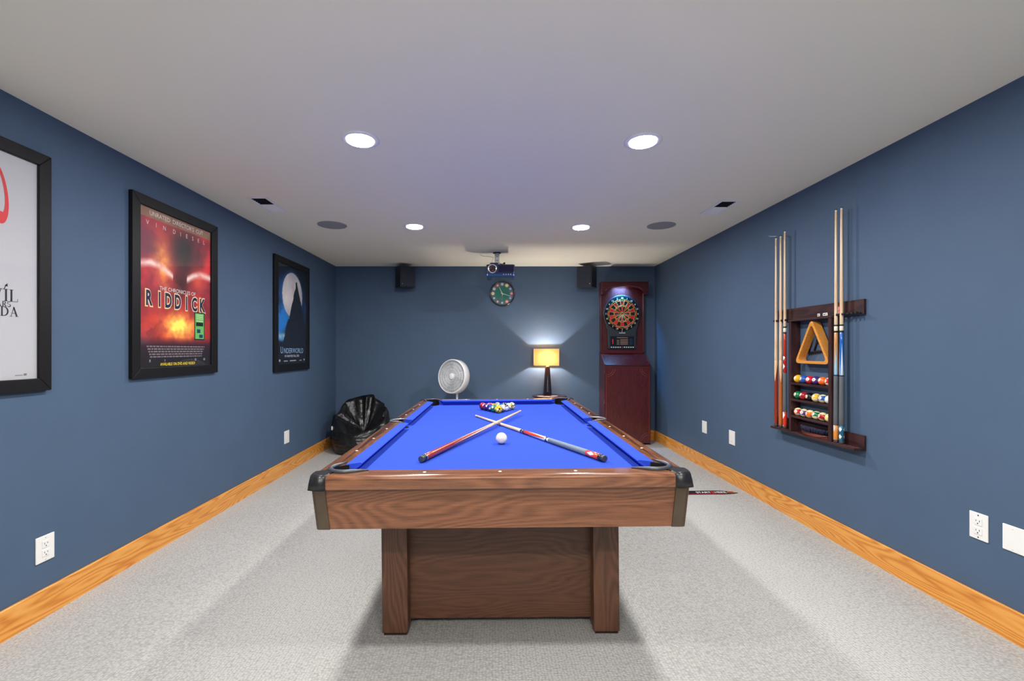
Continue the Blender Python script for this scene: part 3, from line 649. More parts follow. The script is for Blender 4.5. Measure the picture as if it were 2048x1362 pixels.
# ------------------------------------------------------------------ wall cue rack
def cue_rack():
    t = thing('cue_rack', (XR, 3.07, .652), 'dark espresso wooden cue and ball rack on the right wall', 'cue rack')
    Y0, Y1 = 2.666, 3.471; XF = 2.112
    MB().box(XF, XR, Y0, Y1, .652, .667).build('bottom_shelf', M['espresso'], t, world=True, bevel=.002)
    MB().box(XR-.014, XR, Y0, Y1, .667, .741).build('bottom_rail', M['espresso'], t, world=True, bevel=.002)
    tr = MB().box(XR-.016, XR, Y0, Y1, 1.454, 1.544).build('top_rail', M['espresso'], t, world=True, bevel=.002)
    by0, by1 = 2.851, 3.259; xb = 2.115
    MB().box(xb, XR, by0, by0+.026, .667, 1.445).build('upright', M['espresso_z'], t, world=True, bevel=.002)
    MB().box(xb, XR, by1-.022, by1, .667, 1.445).build('upright', M['espresso_z'], t, world=True, bevel=.002)
    MB().box(xb-.004, XR, by0-.004, by1+.004, 1.445, 1.457).build('top_board', M['espresso'], t, world=True, bevel=.002)
    for z in (1.011, .896, .779):
        s_ = MB().box(xb+.001, XR, by0+.026, by1-.022, z-.012, z).build('ball_shelf', M['espresso'], t, world=True, bevel=.0015)
        MB().box(xb+.0005, xb+.005, by0+.026, by1-.022, z-.012, z+.004).build('lip', M['espresso'], s_, world=True)
    clips = [3.433, 3.377, 3.329, 2.832, 2.787, 2.745, 2.715, 2.687]
    for y in clips:
        zc = 1.437
        b = MB(); b.box(XR-.0402, XR-.016, y-.022, y-.016, zc+.012, zc+.022) if False else None
        b = MB(); pts = [(XQ+.017*cos(radians(a)), y+.017*sin(radians(a)), 1.462) for a in range(-130, 131, 20)]
        b.tube(pts, .0036, 8, flat=1.8); b.cyl((XQ+.019, y, 1.462), (XR-.014, y, 1.462), .0055, seg=12)
        b.build('cue_clip', M['black'], t, world=True)
    for y in clips:
        MB().lathe([(.0145, .0004), (.019, .0012), (.022, .0004)], Matrix.Translation((XQ, y, .667)), 24).build('butt_ring', paint((104, 70, 66), .4), t, world=True)
    # stickers on the top rail
    X = XR-.0165
    st = MB().box(X, X+.001, 2.842, 2.886, 1.461, 1.520).build('red_sticker', M['ink_red'], t, world=True, label='red sticker with white marks')
    b = MB()
    for k_, (a, c, z_, h_) in enumerate([(2.852, 2.876, 1.508, .003), (2.850, 2.872, 1.500, .003), (2.856, 2.878, 1.492, .003), (2.852, 2.870, 1.482, .003), (2.857, 2.876, 1.474, .003)]):
        b.box(X-.0006, X, a, c, z_, z_+h_); b.box(X-.0006, X, (a+c)/2-.002, (a+c)/2+.002, z_-.004, z_+.005)
    b.build('print', M['ink_white'], st, world=True)
    for y, w_ in ((3.035, .024), (2.975, .042)):
        st = MB().box(X, X+.001, y-w_/2, y+w_/2, 1.468, 1.486).build('white_sticker', M['ink_white'], t, world=True, label='small white sticker')
        b = MB(); b.box(X-.0006, X, y-w_*.28, y-w_*.05, 1.473, 1.481, 0); b.box(X-.0006, X, y+w_*.08, y+w_*.32, 1.472, 1.480, 1)
        b.build('print', [M['ink_grey'], M['ink_black']], st, world=True)
cue_rack()
# balls on the rack: right-hand end of every shelf is nearer the camera
def rack_row(z, nums, labels):
    for i, n_ in enumerate(nums):
        y = 3.2075-i*.0600; x = 2.1495
        if n_ == 'cue': m_, num = mat('white resin', s2l(232, 234, 236), .12, coat=.5), None
        elif n_ == 'cream': m_, num = mat('cream resin', s2l(232, 214, 140), .12, coat=.5), None
        elif n_ == 'dot': m_, num = ball_mat((204, 34, 48), (240, 222, 196), 'red and white resin'), 3
        elif n_ <= 8: m_, num = ball_mat(BALLC[n_], None, 'resin %d' % n_), n_
        else: m_, num = ball_mat(BALLC[n_-8], CREAM, 'striped resin %d' % n_), n_
        ball((x, y, z+BR+.0005), m_, num, labels[i], 'numbered balls on the rack shelves', (-1, random.uniform(-.15, .55)-.25, random.uniform(.1, .45)), random.uniform(-.35, .35))
rack_row(1.011, [1, 2, 3, 4, 5, 'dot'], ['solid yellow ball on the top shelf of the wall rack', 'solid blue ball on the top shelf of the wall rack', 'solid red ball on the top shelf of the wall rack', 'solid purple ball on the top shelf of the wall rack', 'solid orange ball on the top shelf of the wall rack', 'red and white ball at the near end of the top shelf'])
rack_row(.896, [6, 7, 8, 9, 10, 'cue'], ['solid green ball on the middle shelf of the wall rack', 'solid maroon red ball on the middle shelf of the wall rack', 'solid black ball on the middle shelf of the wall rack', 'yellow striped ball on the middle shelf of the wall rack', 'blue striped ball on the middle shelf of the wall rack', 'plain white ball at the near end of the middle shelf'])
rack_row(.779, [11, 12, 13, 14, 15, 'cream'], ['red striped ball at the far end of the bottom ball shelf', 'purple striped ball on the bottom ball shelf', 'orange striped ball on the bottom ball shelf', 'green striped ball on the bottom ball shelf', 'dark red striped ball on the bottom ball shelf', 'plain cream ball at the near end of the bottom ball shelf'])
def rack_extras():
    # oak triangle: outline in (y, z), depth along x
    yc, zb, zt = 3.036, 1.157, 1.443; hw = .158
    def rtri(s, r):
        A = Vector((0, zt-.0)); P = [Vector((0, zt)), Vector((-hw, zb)), Vector((hw, zb))]; c = Vector((0, (zt+2*zb)/3)); out = []
        P = [c+(p-c)*s for p in P]
        for i in range(3):
            p, a, b_ = P[i], P[i-1], P[(i+1) % 3]; u = (a-p).normalized()*r; v = (b_-p).normalized()*r
            for k_ in range(6):
                f = k_/5; out.append((p+u*(1-f)**2+v*f**2))
        return out
    o_, i_ = rtri(1.06, .045), rtri(.87, .036); n = len(o_); b = MB(); x0, x1 = 2.119, 2.172
    vs = []
    for x in (x0, x1):
        for ring in (o_, i_): vs += [(x, yc-p.x, p.y) for p in ring]
    fs = []
    for i in range(n):
        j = (i+1) % n
        fs += [(i, j, n+j, n+i), (2*n+i, 3*n+i, 3*n+j, 2*n+j), (i, 2*n+i, 2*n+j, j), (n+i, n+j, 3*n+j, 3*n+i)]
    b.add(vs, fs); o = b.build('ball_triangle', M['oak'], origin=(x0, yc, zb), bevel=.002)
    tag(o, 'honey oak ball triangle hanging inside the wall rack', 'ball rack')
    # black mechanical bridge head behind it
    t = thing('bridge_head', (2.18, 3.02, 1.2), 'black notched bridge head hanging behind the oak triangle', 'cue bridge')
    b = MB(); b.cyl((2.178, 3.15, 1.222), (2.178, 2.93, 1.25), .0065, seg=10)
    for k_ in range(10): b.cyl((2.178, 3.14-k_*.021, 1.224+k_*.0025), (2.178, 3.142-k_*.021, 1.206+k_*.0025), .003, seg=8)
    b.build('notched_bar', M['black'], t, world=True)
    b = MB(); b.cyl((2.179, 3.145, 1.228), (2.179, 3.10, 1.40), .006, seg=10); b.cyl((2.179, 3.10, 1.40), (2.179, 3.01, 1.24), .006, seg=10); b.cyl((2.179, 3.09, 1.24), (2.179, 3.02, 1.40), .006, seg=10); b.cyl((2.179, 3.02, 1.40), (2.179, 2.95, 1.245), .006, seg=10); b.cyl((2.179, 3.07, 1.31), (2.179, 3.0, 1.235), .005, seg=10); b.cyl((2.179, 3.0, 1.235), (2.179, 2.965, 1.30), .005, seg=10)
    b.build('arms', M['black'], t, world=True)
    # table brush lying bristles up
    t = thing('table_brush', (2.15, 3.05, .667), 'table brush with navy bristles on the floor of the wall rack', 'brush')
    pts = [(2.15+.026*cos(a)*1, 3.045+.125*sin(a)) for a in [2*pi*k_/28 for k_ in range(28)]]
    MB().prism(pts, .6672, .688).build('wooden_back', wood('brush wood', s2l(70, 30, 26), s2l(104, 48, 40), s2l(122, 60, 50), 1, .3), t, world=True, bevel=.003)
    b = MB()
    for k_ in range(560):
        a = random.uniform(0, 2*pi); q = sqrt(random.random()); x = 2.15+.024*q*cos(a); y = 3.045+.12*q*sin(a); lx = (x-2.15)*.35+random.uniform(-.003, .003); ly = (y-3.045)*.15+random.uniform(-.004, .004)
        if x+lx > 2.18: lx = 0
        b.cyl((x, y, .687), (x+lx, y+ly, .722+random.uniform(-.004, .003)), .0022, .0014, 5)
    o = b.build('bristles', mat('navy bristles', s2l(26, 28, 58), .7), t, world=True); o['kind'] = 'stuff'
    # little chrome hook by the cue tips
    t = thing('wall_hook', (XR, 3.40, 2.10), 'thin chrome hook on the right wall by the cue tips', 'hook')
    MB().cyl((XR, 3.405, 2.098), (XR-.004, 3.405, 2.098), .01, seg=16).build('base', M['chrome'], t, world=True)
    MB().tube([(XR-.003, 3.405, 2.098), (XR-.03, 3.405, 2.097), (XR-.06, 3.40, 2.094), (XR-.085, 3.41, 2.094), (XR-.105, 3.425, 2.098), (XR-.110, 3.44, 2.108)], .0028, 8).build('arm', M['chrome'], t, world=True)
rack_extras()

# ------------------------------------------------------------------ posters
def frame_thing(y0, y1, z0, z1, py0, py1, pz0, pz1, label):
    t = thing('framed_poster', (XL, (y0+y1)/2, z0), label, 'framed poster', 'framed film posters on the left wall')
    xf = XL+.026; b = MB()
    O = [(y0, z0), (y1, z0), (y1, z1), (y0, z1)]; I = [(py0, pz0), (py1, pz0), (py1, pz1), (py0, pz1)]
    for i in range(4):
        j = (i+1) % 4; (a, b_), (c, d), (e, f), (g, h) = O[i], O[j], I[j], I[i]
        b.add([(XL, a, b_), (XL, c, d), (XL, e, f), (XL, g, h), (xf, a, b_), (xf, c, d), (xf, e, f), (xf, g, h)],
              [(3, 2, 1, 0), (4, 5, 6, 7), (0, 1, 5, 4), (1, 2, 6, 5), (2, 3, 7, 6), (3, 0, 4, 7)])
    b.build('frame', M['frame'], t, world=True, bevel=.003)
    MB().box(xf-.0075, xf-.0065, py0, py1, pz0, pz1).build('glass', M['glass'], t, world=True)
    return t, XL+.012
def art(t, xw, y0, y1, z0, z1, fn, nu=110, nv=160, name='print'):
    vs = []; cols = []
    for j in range(nv+1):
        for i in range(nu+1):
            u, v = i/nu, j/nv; vs.append((xw, y0+(y1-y0)*u, z0+(z1-z0)*v)); cols.append(fn(u, v))
    fs = [(j*(nu+1)+i, j*(nu+1)+i+1, (j+1)*(nu+1)+i+1, (j+1)*(nu+1)+i) for j in range(nv) for i in range(nu)]
    o = MB().add(vs, fs).build(name, attr_mat('printed poster paper'), t, world=True)
    a = o.data.color_attributes.new('print', 'FLOAT_COLOR', 'POINT')
    for i, c in enumerate(cols):
        l = s2l(*[max(0, min(255, q)) for q in c]); a.data[i].color = (l[0], l[1], l[2], 1)
    return o
def mixc(a, b, f): f = max(0, min(1, f)); return tuple(a[i]+(b[i]-a[i])*f for i in range(3))
def nz(x, y, s=1, o=3): return noise.fractal(Vector((x*s, y*s, 3.3)), 1.0, 2.1, o)*.5+.5
def blob(u, v, cu, cv, ru, rv): return math.exp(-(((u-cu)/ru)**2+((v-cv)/rv)**2))
def fire(u, v):
    if v > .942: return mixc((176, 132, 104), (140, 96, 74), nz(u, v, 8))
    n1 = nz(u*1.0, v*1.5, 5, 5); n2 = nz(u+7, v*1.5, 11, 4)
    c = mixc((70, 16, 40), (206, 40, 50), n1*1.3-.1+.15*(v > .3))
    c = mixc(c, (86, 30, 60), blob(u, v, 0, .8, .3, .15)*.8)
    # generic smoky dark column with a warm glow either side
    c = mixc(c, (248, 150, 70), .95*blob(u, v, .30, .68, .12, .15)*(n2+.4)); c = mixc(c, (240, 90, 60), .8*blob(u, v, .78, .62, .16, .10))
    c = mixc(c, (24, 10, 24), 1.05*blob(u, v, .58, .80, .20, .15)); c = mixc(c, (44, 10, 18), .9*blob(u, v, .55, .57, .13, .10))
    for cu, sgn in ((.16, 1), (.88, -1)):          # pale curved streaks
        d = abs((v-.615)-.06*(1-((u-cu)/.26)**2)+.015); 
        if abs(u-cu) < .26 and d < .034: c = mixc(c, (232, 196, 184), (1-d/.034)*(.5+n2))
    # dark lower half and the blaze
    if v < .5: c = mixc(c, (60, 14, 30), min(1, (.5-v)*7)*.55)
    c = mixc(c, (236, 70, 30), blob(u, v, .5, .26, .50, .12)*(.4+n2*.9)); c = mixc(c, (255, 214, 90), 1.2*blob(u, v, .52, .27, .20, .075)*(.4+n2))
    c = mixc(c, (120, 24, 22), .8*(n1 < .46)*blob(u, v, .08, .25, .16, .12)); c = mixc(c, (150, 30, 24), .8*(n1 < .5)*blob(u, v, .92, .22, .12, .1))
    if v < .20: c = mixc(c, (40, 12, 26), (.20-v)/.06)
    if v < .12: c = mixc((34, 12, 26), (14, 10, 16), (.12-v)/.08)
    return tuple(q*1.14 for q in c)
def words(b, X, y0, y1, z, h, fn_rand, mi=0):
    y = y0
    while y < y1:
        w_ = fn_rand.uniform(.012, .034); e = min(y+w_, y1); b.add([(X, y, z), (X, e, z), (X, e, z+h), (X, y, z+h)], [(0, 1, 2, 3)], mi); y = e+.006
def riddick():
    Y0, Y1, Z0, Z1 = 2.725, 3.414, 1.133, 2.122
    t, xw = frame_thing(2.662, 3.487, 1.073, 2.185, Y0, Y1, Z0, Z1, 'framed red and orange fiery film poster, middle of the three on the left wall')
    pr = art(t, xw, Y0, Y1, Z0, Z1, fire)
    P = lambda u, v, off: (xw+off, Y0+(Y1-Y0)*u, Z0+(Z1-Z0)*v)
    W = Y1-Y0; H = Z1-Z0
    def T(txt, u, v, size, m_, xs=1, bold=0, off=.0006, align='CENTER', name='lettering'):
        MB().text(txt, size, lambda a, c: (xw+off, Y0+W*u+a, Z0+H*v+c), 0, align, xs, bold).build(name, m_, pr, world=True)
    T("UNRATED  DIRECTOR'S  CUT", .5, .957, .040, M['ink_white'], .98)
    for ch, u, dz in zip('VINDIESEL', [.10, .205, .31, .44, .53, .62, .71, .80, .89], [0]*9): T(ch, u, .893, .040, M['ink_white'], .9)
    T('THE CHRONICLES OF', .5, .499, .036, M['ink_white'], 1.0)
    for i, ch in enumerate('RIDDICK'):
        u = [.12, .245, .36, .49, .615, .735, .865][i]
        T(ch, u, .394, .128, paint((255, 190, 100)), .66, .10, .0006, name='letter_glow'); T(ch, u, .394, .128, paint((244, 232, 222)), .66, .07, .0010, name='letter_edge'); T(ch, u, .394, .128, paint((34, 36, 62)), .66, .035, .0014, name='letter_face')
    rr = random.Random(3); b = MB()
    for k_ in range(5): words(b, xw+.0006, Y0+W*(.09+.01*k_), Y0+W*(.90-.012*k_), Z0+H*(.13-k_*.0165), .0085, rr)
    for u, s_ in ((.12, .02), (.31, .012), (.74, .03), (.88, .035)): b.add([P(u, .035, .0006), P(u+s_/1.2, .035, .0006), P(u+s_/1.2, .052, .0006), P(u, .052, .0006)], [(0, 1, 2, 3)])
    b.build('credit_block', M['ink_grey'], pr, world=True)
    T('AVAILABLE ON DVD AND VIDEO!', .5, .010, .026, M['ink_yellow'], .86, .012)
    b = MB(); X = xw+.0008; u0, u1, v0, v1 = .735, .90, .184, .385
    def q(a0, a1, c0, c1, mi, off=0): b.add([P(a0, c0, .0008+off), P(a1, c0, .0008+off), P(a1, c1, .0008+off), P(a0, c1, .0008+off)], [(0, 1, 2, 3)], mi)
    q(u0, u1, v0, v1, 1); q(u0+.012, u1-.012, v0+.008, v1-.008, 0, .0002); q(u0+.025, u1-.025, .285, .312, 1, .0004); q(u0+.04, u1-.07, .235, .262, 2, .0004); q(u0+.075, u1-.03, .200, .224, 2, .0004)
    for c in (.365, .352, .339, .322): q(u0+.03, u1-.03, c-.004, c+.003, 3, .0004)
    b.build('inset_card', [paint((110, 190, 96)), paint((14, 34, 20)), paint((24, 60, 110)), paint((190, 220, 160))], pr, world=True)
riddick()
def night(u, v):
    n1 = nz(u, v*1.4, 4, 5); n2 = nz(u+3, v*1.4, 12, 4)
    c = mixc((5, 9, 22), (34, 120, 200), blob(u, v, .16, .48, .36, .36)*(n1*1.9)); c = mixc(c, (20, 70, 130), blob(u, v, .95, .62, .16, .25)*n1*1.3)
    du, dv = (u-.50), (v-.708)*1.48
    r = sqrt(du*du+dv*dv)
    if r < .345: c = mixc((224, 214, 212), (168, 166, 178), n1*1.2-.25+max(0, (r-.25))*2)
    elif r < .42: c = mixc(c, (60, 110, 170), (.42-r)/.12)
    # mist below and a generic craggy dark spire
    c = mixc(c, (150, 190, 216), .8*blob(u, v, .18, .275, .30, .035)*(.5+n2))
    if v < .24: c = mixc(c, (6, 10, 20), (.24-v)/.03+ (0 if n2 > .5 else .4))
    edge_l = .60-.22*max(0, (.80-v))/.34+.03*(n2-.5) if v > .46 else .36-.16*(.52-v)/.28+.05*(n2-.5)
    edge_r = .66+.75*max(0, (.83-v)) 
    if v < .855 and edge_l < u < edge_r+.03*(n1-.5): c = mixc((7, 10, 20), (14, 26, 50), n2*.6)
    if v < .20: c = mixc(c, (6, 8, 16), .85)
    return c
def underworld():
    Y0, Y1, Z0, Z1 = 4.472, 5.158, 1.10, 2.114
    t, xw = frame_thing(4.399, 5.228, 1.026, 2.178, Y0, Y1, Z0, Z1, 'framed dark blue film poster with a pale moon, farthest on the left wall')
    pr = art(t, xw, Y0, Y1, Z0, Z1, night, 90, 130)
    W = Y1-Y0; H = Z1-Z0
    def T(txt, u, v, size, m_, xs=1, bold=0):
        MB().text(txt, size, lambda a, c: (xw+.0008, Y0+W*u+a, Z0+H*v+c), 0, 'CENTER', xs, bold).build('lettering', m_, pr, world=True)
    T('U', .135, .108, .095, paint((150, 190, 232)), .85); T('NDERWORLD', .545, .108, .076, paint((150, 190, 232)), .98)
    T('IN THEATRES FALL 2003', .48, .068, .033, paint((214, 220, 232)), .98)
    b = MB()
    for u, w_, h_ in ((.05, .04, .022), (.2, .13, .008), (.40, .22, .010), (.74, .08, .008), (.90, .04, .020)):
        b.add([(xw+.0008, Y0+W*u, Z0+H*.025), (xw+.0008, Y0+W*(u+w_), Z0+H*.025), (xw+.0008, Y0+W*(u+w_), Z0+H*(.025+h_)), (xw+.0008, Y0+W*u, Z0+H*(.025+h_))], [(0, 1, 2, 3)])
    b.build('small_marks', paint((170, 178, 190)), pr, world=True)
underworld()
# a small serif alphabet: strokes as (x0,y0,x1,y1,width), serifs as thin bars
TK, TN, SF = .15, .05, .035
def serif(ch):
    I = lambda x: [(x, 0, x, 1, TK), (x-.17, .018, x+.17, .018, SF), (x-.17, .982, x+.17, .982, SF)]
    if ch == 'I': return .42, I(.2)
    if ch == 'L': return .78, I(.2)+[(.2, .018, .68, .018, SF), (.68, .0, .70, .27, SF)]
    if ch == 'E': return .76, I(.2)+[(.2, .018, .66, .018, SF), (.66, .0, .68, .25, SF), (.2, .982, .62, .982, SF), (.62, 1.0, .63, .78, SF), (.2, .52, .48, .52, SF), (.48, .42, .48, .62, SF)]
    if ch == 'H': return .92, I(.2)+I(.72)+[(.2, .52, .72, .52, TN)]
    if ch == 'T': return .78, [(.37, 0, .37, 1, TK), (.2, .018, .54, .018, SF), (.02, .982, .72, .982, SF), (.02, 1, .01, .75, SF), (.72, 1, .73, .75, SF)]
    if ch == 'V': return .92, [(.16, 1, .45, .03, TK), (.45, .03, .74, 1, TN), (.0, .982, .32, .982, SF), (.6, .982, .88, .982, SF)]
    if ch == 'W': return 1.3, [(.14, 1, .38, .03, TK), (.38, .03, .6, .9, TN), (.58, 1, .84, .03, TK), (.84, .03, 1.1, 1, TN), (.0, .982, .28, .982, SF), (.98, .982, 1.24, .982, SF)]
    if ch == 'A': return .90, [(.14, 0, .42, 1, TN), (.40, 1, .72, 0, TK), (.0, .018, .28, .018, SF), (.56, .018, .88, .018, SF), (.24, .34, .6, .34, TN)]
    P_ = lambda cx, cy, rx, ry, a0, a1, w0, w1: [(cx+rx*cos(radians(a0+(a1-a0)*i/8)), cy+ry*sin(radians(a0+(a1-a0)*i/8)), cx+rx*cos(radians(a0+(a1-a0)*(i+1)/8)), cy+ry*sin(radians(a0+(a1-a0)*(i+1)/8)), w0+(w1-w0)*sin(pi*(i+.5)/8)) for i in range(8)]
    if ch == 'D': return .92, I(.2)+P_(.34, .5, .42, .47, 90, -90, TN, TK)+[(.2, .975, .34, .975, TN), (.2, .025, .34, .025, TN)]
    if ch == 'P': return .76, I(.2)+P_(.34, .74, .28, .235, 90, -90, TN, TK)+[(.2, .975, .34, .975, TN), (.2, .505, .34, .505, TN)]
    if ch == 'R': return .86, I(.2)+P_(.34, .74, .26, .235, 90, -90, TN, TK)+[(.2, .975, .34, .975, TN), (.2, .505, .34, .505, TN), (.38, .5, .72, .02, TK), (.66, .018, .84, .018, SF)]
    if ch == 'S': return .66, P_(.31, .75, .23, .225, 20, 270, TN, TK*.7)+P_(.31, .27, .25, .25, 90, -165, TN, TK)
    return .3, []
def serif_word(b, txt, size, fn, align='RIGHT', xs=1.0):
    tot = sum(serif(c)[0] for c in txt); x = -tot if align == 'RIGHT' else (0 if align == 'LEFT' else -tot/2)
    for c in txt:
        adv, st = serif(c)
        for (x0, y0, x1, y1, w_) in st:
            d = Vector((x1-x0, y1-y0)); d.normalize(); nn = Vector((-d.y, d.x))*w_/2
            b.add([fn((x+px_)*size*xs, py_*size) for px_, py_ in ((x0+nn.x, y0+nn.y), (x1+nn.x, y1+nn.y), (x1-nn.x, y1-nn.y), (x0-nn.x, y0-nn.y))], [(0, 1, 2, 3)])
        x += adv
def white_poster():
    Y0, Y1, Z0, Z1 = 1.43, 2.118, 1.112, 2.105
    t, xw = frame_thing(1.372, 2.175, 1.053, 2.163, Y0, Y1, Z0, Z1, 'framed white film poster with a red shape, cut off by the left edge')
    pr = MB().box(xw-.001, xw, Y0, Y1, Z0, Z1).build('print', mat('white poster paper', s2l(186, 185, 190), .6), t, world=True)
    X = xw+.0006; R = 2.036
    b = MB()
    serif_word(b, 'THEDEVIL'[3:], .053, lambda a, c: (X, R+a, 1.457+c)); serif_word(b, 'THE', .053, lambda a, c: (X, R-.235+a, 1.457+c))
    serif_word(b, 'WEARS', .023, lambda a, c: (X, R-.032+a, 1.433+c), xs=1.1); serif_word(b, 'PRADA', .042, lambda a, c: (X, R+a, 1.392+c), xs=1.02)
    # the V's arrow tail
    b.add([(X, 1.972, 1.508), (X, 1.975, 1.506), (X, 1.986, 1.528), (X, 1.983, 1.529)], [(0, 1, 2, 3)]); b.add([(X, 1.977, 1.524), (X, 1.990, 1.521), (X, 1.989, 1.536)], [(0, 1, 2)])
    b.build('lettering', M['ink_black'], pr, world=True)
    b = MB()    # plain red loop, thick at the bottom
    oc = [(1.945+.046*cos(a)-.018*sin(a), 1.925+.135*sin(a)) for a in [2*pi*k_/40 for k_ in range(40)]]
    ic = [(1.940+.034*cos(a)-.018*sin(a), 1.942+.112*sin(a)) for a in [2*pi*k_/40 for k_ in range(40)]]
    b.add([(X, y, z) for y, z in oc]+[(X, y, z) for y, z in ic], [(i, (i+1) % 40, 40+(i+1) % 40, 40+i) for i in range(40)])
    b.add([(X+.0002, 1.88, 1.80), (X+.0002, 1.97, 1.795), (X+.0002, 1.985, 1.825), (X+.0002, 1.975, 1.84), (X+.0002, 1.88, 1.865)], [(0, 1, 2, 3, 4)])
    b.build('red_shape', M['ink_red'], pr, world=True)
    b = MB(); b.add([(X, 2.058, 1.128), (X, 2.071, 1.128), (X, 2.071, 1.138), (X, 2.058, 1.138)], [(0, 1, 2, 3)]); b.add([(X, 2.02, 1.129), (X, 2.052, 1.129), (X, 2.052, 1.132), (X, 2.02, 1.132)], [(0, 1, 2, 3)])
    b.build('small_marks', M['ink_grey'], pr, world=True)
white_poster()

# ------------------------------------------------------------------ dartboard cabinet
def dart_cabinet():
    x0, x1, yf = 1.428, 2.024, 5.866; z0 = .017
    t = thing('dartboard_cabinet', ((x0+x1)/2, 6.0, z0), 'tall mahogany arcade style dartboard cabinet in the back right corner', 'cabinet')
    yw = YB-.018
    # lower body as a side profile prism (y,z) extruded along x
    prof = [(yf, z0+.03), (yw, z0+.03), (yw, 1.19), (6.085, 1.19), (yf, 1.045)]
    Mx = Matrix(((0, 0, 1, 0), (1, 0, 0, 0), (0, 1, 0, 0), (0, 0, 0, 1)))
    MB().prism(prof, x0+.014, x1-.014, M4=Mx).build('lower_body', M['mahogany'], t, world=True)
    for a, b_ in ((x0, x0+.014), (x1-.014, x1)):
        MB().prism([(yf-.002, z0), (yw, z0), (yw, 1.215), (6.10, 1.215), (6.085, 1.20), (yf-.004, 1.062), (yf-.004, z0)], a, b_, M4=Mx).build('side_panel', M['mahogany'], t, world=True, bevel=.001)
    MB().box(x0+.014, x1-.014, yf+.02, yw, z0, z0+.03).build('plinth', M['black_matt'], t, world=True)
    # sloped top
    n = Vector((0, yf-6.085, 0)); sl = [(6.085, 1.190), (yf-.012, 1.040), (yf-.012, 1.050), (6.085, 1.202)]
    MB().prism(sl, x0+.014, x1-.006, M4=Mx).build('sloped_shelf', M['mahogany_x'], t, world=True, bevel=.002)
    dr = MB().box(x0+.004, x1-.004, yf-.016, yf-.001, z0+.025, 1.032).build('door', M['mahogany'], t, world=True, bevel=.004, bseg=3)
    for zz in (.95, .55, .15): MB().cyl((x0-.001, yf-.009, zz-.03), (x0-.001, yf-.009, zz+.03), .0045, seg=10).build('hinge', M['bronze'], dr, world=True)
    gm = paint((132, 60, 60), .3)
    for cx, cz, a0 in ((x0+.03, 1.008, 275), (x1-.03, 1.008, 185), (x0+.03, z0+.05, 5), (x1-.03, z0+.05, 95)):
        b = MB()
        for r in (.085, .108): b.tube([(cx+r*cos(radians(a0+i*8)), yf-.017, cz+r*sin(radians(a0+i*8))) for i in range(11)], .0024, 6, up=Vector((0, 1, 0)))
        b.build('carved_arc', gm, dr, world=True)
    b = MB()
    for xx in (x0+.022, x1-.022): b.box(xx-.0015, xx+.0015, yf-.0175, yf-.015, z0+.11, .94)
    b.build('bead', gm, dr, world=True)
    # upper board + returns
    ux0, ux1 = 1.435, 2.014
    MB().box(ux0, ux1, 6.095, yw, 1.19, 2.12).build('back_panel', M['mahogany'], t, world=True)
    for a, b_ in ((ux0-.003, ux0+.016), (ux1-.016, ux1+.003)): MB().box(a, b_, 6.078, yw, 1.215, 2.0).build('side_post', M['mahogany'], t, world=True, bevel=.004)
    # arched crown
    cx = (ux0+ux1)/2; hw = (ux1-ux0)/2
    pts = [(ux0-.012, 2.128), (ux0-.012, 1.975), (ux0+.028, 1.975)]
    for i in range(17):
        f = -1+2*i/16; pts.append((cx+f*(hw-.045), 1.998+.078*sqrt(max(0, 1-f*f*.97))))
    pts += [(ux1-.028, 1.975), (ux1+.024, 1.975), (ux1+.024, 2.128)]
    Mz = Matrix(((1, 0, 0, 0), (0, 0, 1, 0), (0, 1, 0, 0), (0, 0, 0, 1)))
    MB().prism(pts, 5.982, 6.002, M4=Mz).build('arched_header', M['mahogany_x'], t, world=True, bevel=.003)
    for a, b_ in ((ux0-.012, ux0+.004), (ux1+.006, ux1+.024)): MB().box(a, b_, 6.002, yw, 1.975, 2.128).build('header_side', M['mahogany'], t, world=True)
    MB().box(ux0-.016, ux1+.028, 5.976, yw, 2.128, 2.144).build('header_top', M['mahogany_x'], t, world=True, bevel=.003)
    b = MB(); b.tube([(cx+(-1+2*i/16)*(hw-.035), 5.981, 2.010+.079*sqrt(max(0, 1-(-1+2*i/16)**2*.97))) for i in range(17)], .003, 6, up=Vector((0, 1, 0)))
    b.build('arch_bead', gm, t, world=True)
    MB().box(cx-.13, cx+.06, 6.03, 6.05, 2.108, 2.120).build('light_strip', mat('cool white light strip', (.9, .95, 1), .5, emit=(.4, .7, 1), estr=40), t, world=True)
    area('cabinet_light', (cx-.03, 6.035, 2.104), (radians(16), 0, 0), 9, .16, (.06, .45, 1), 'RECTANGLE', .02, spread=95)
dart_cabinet()
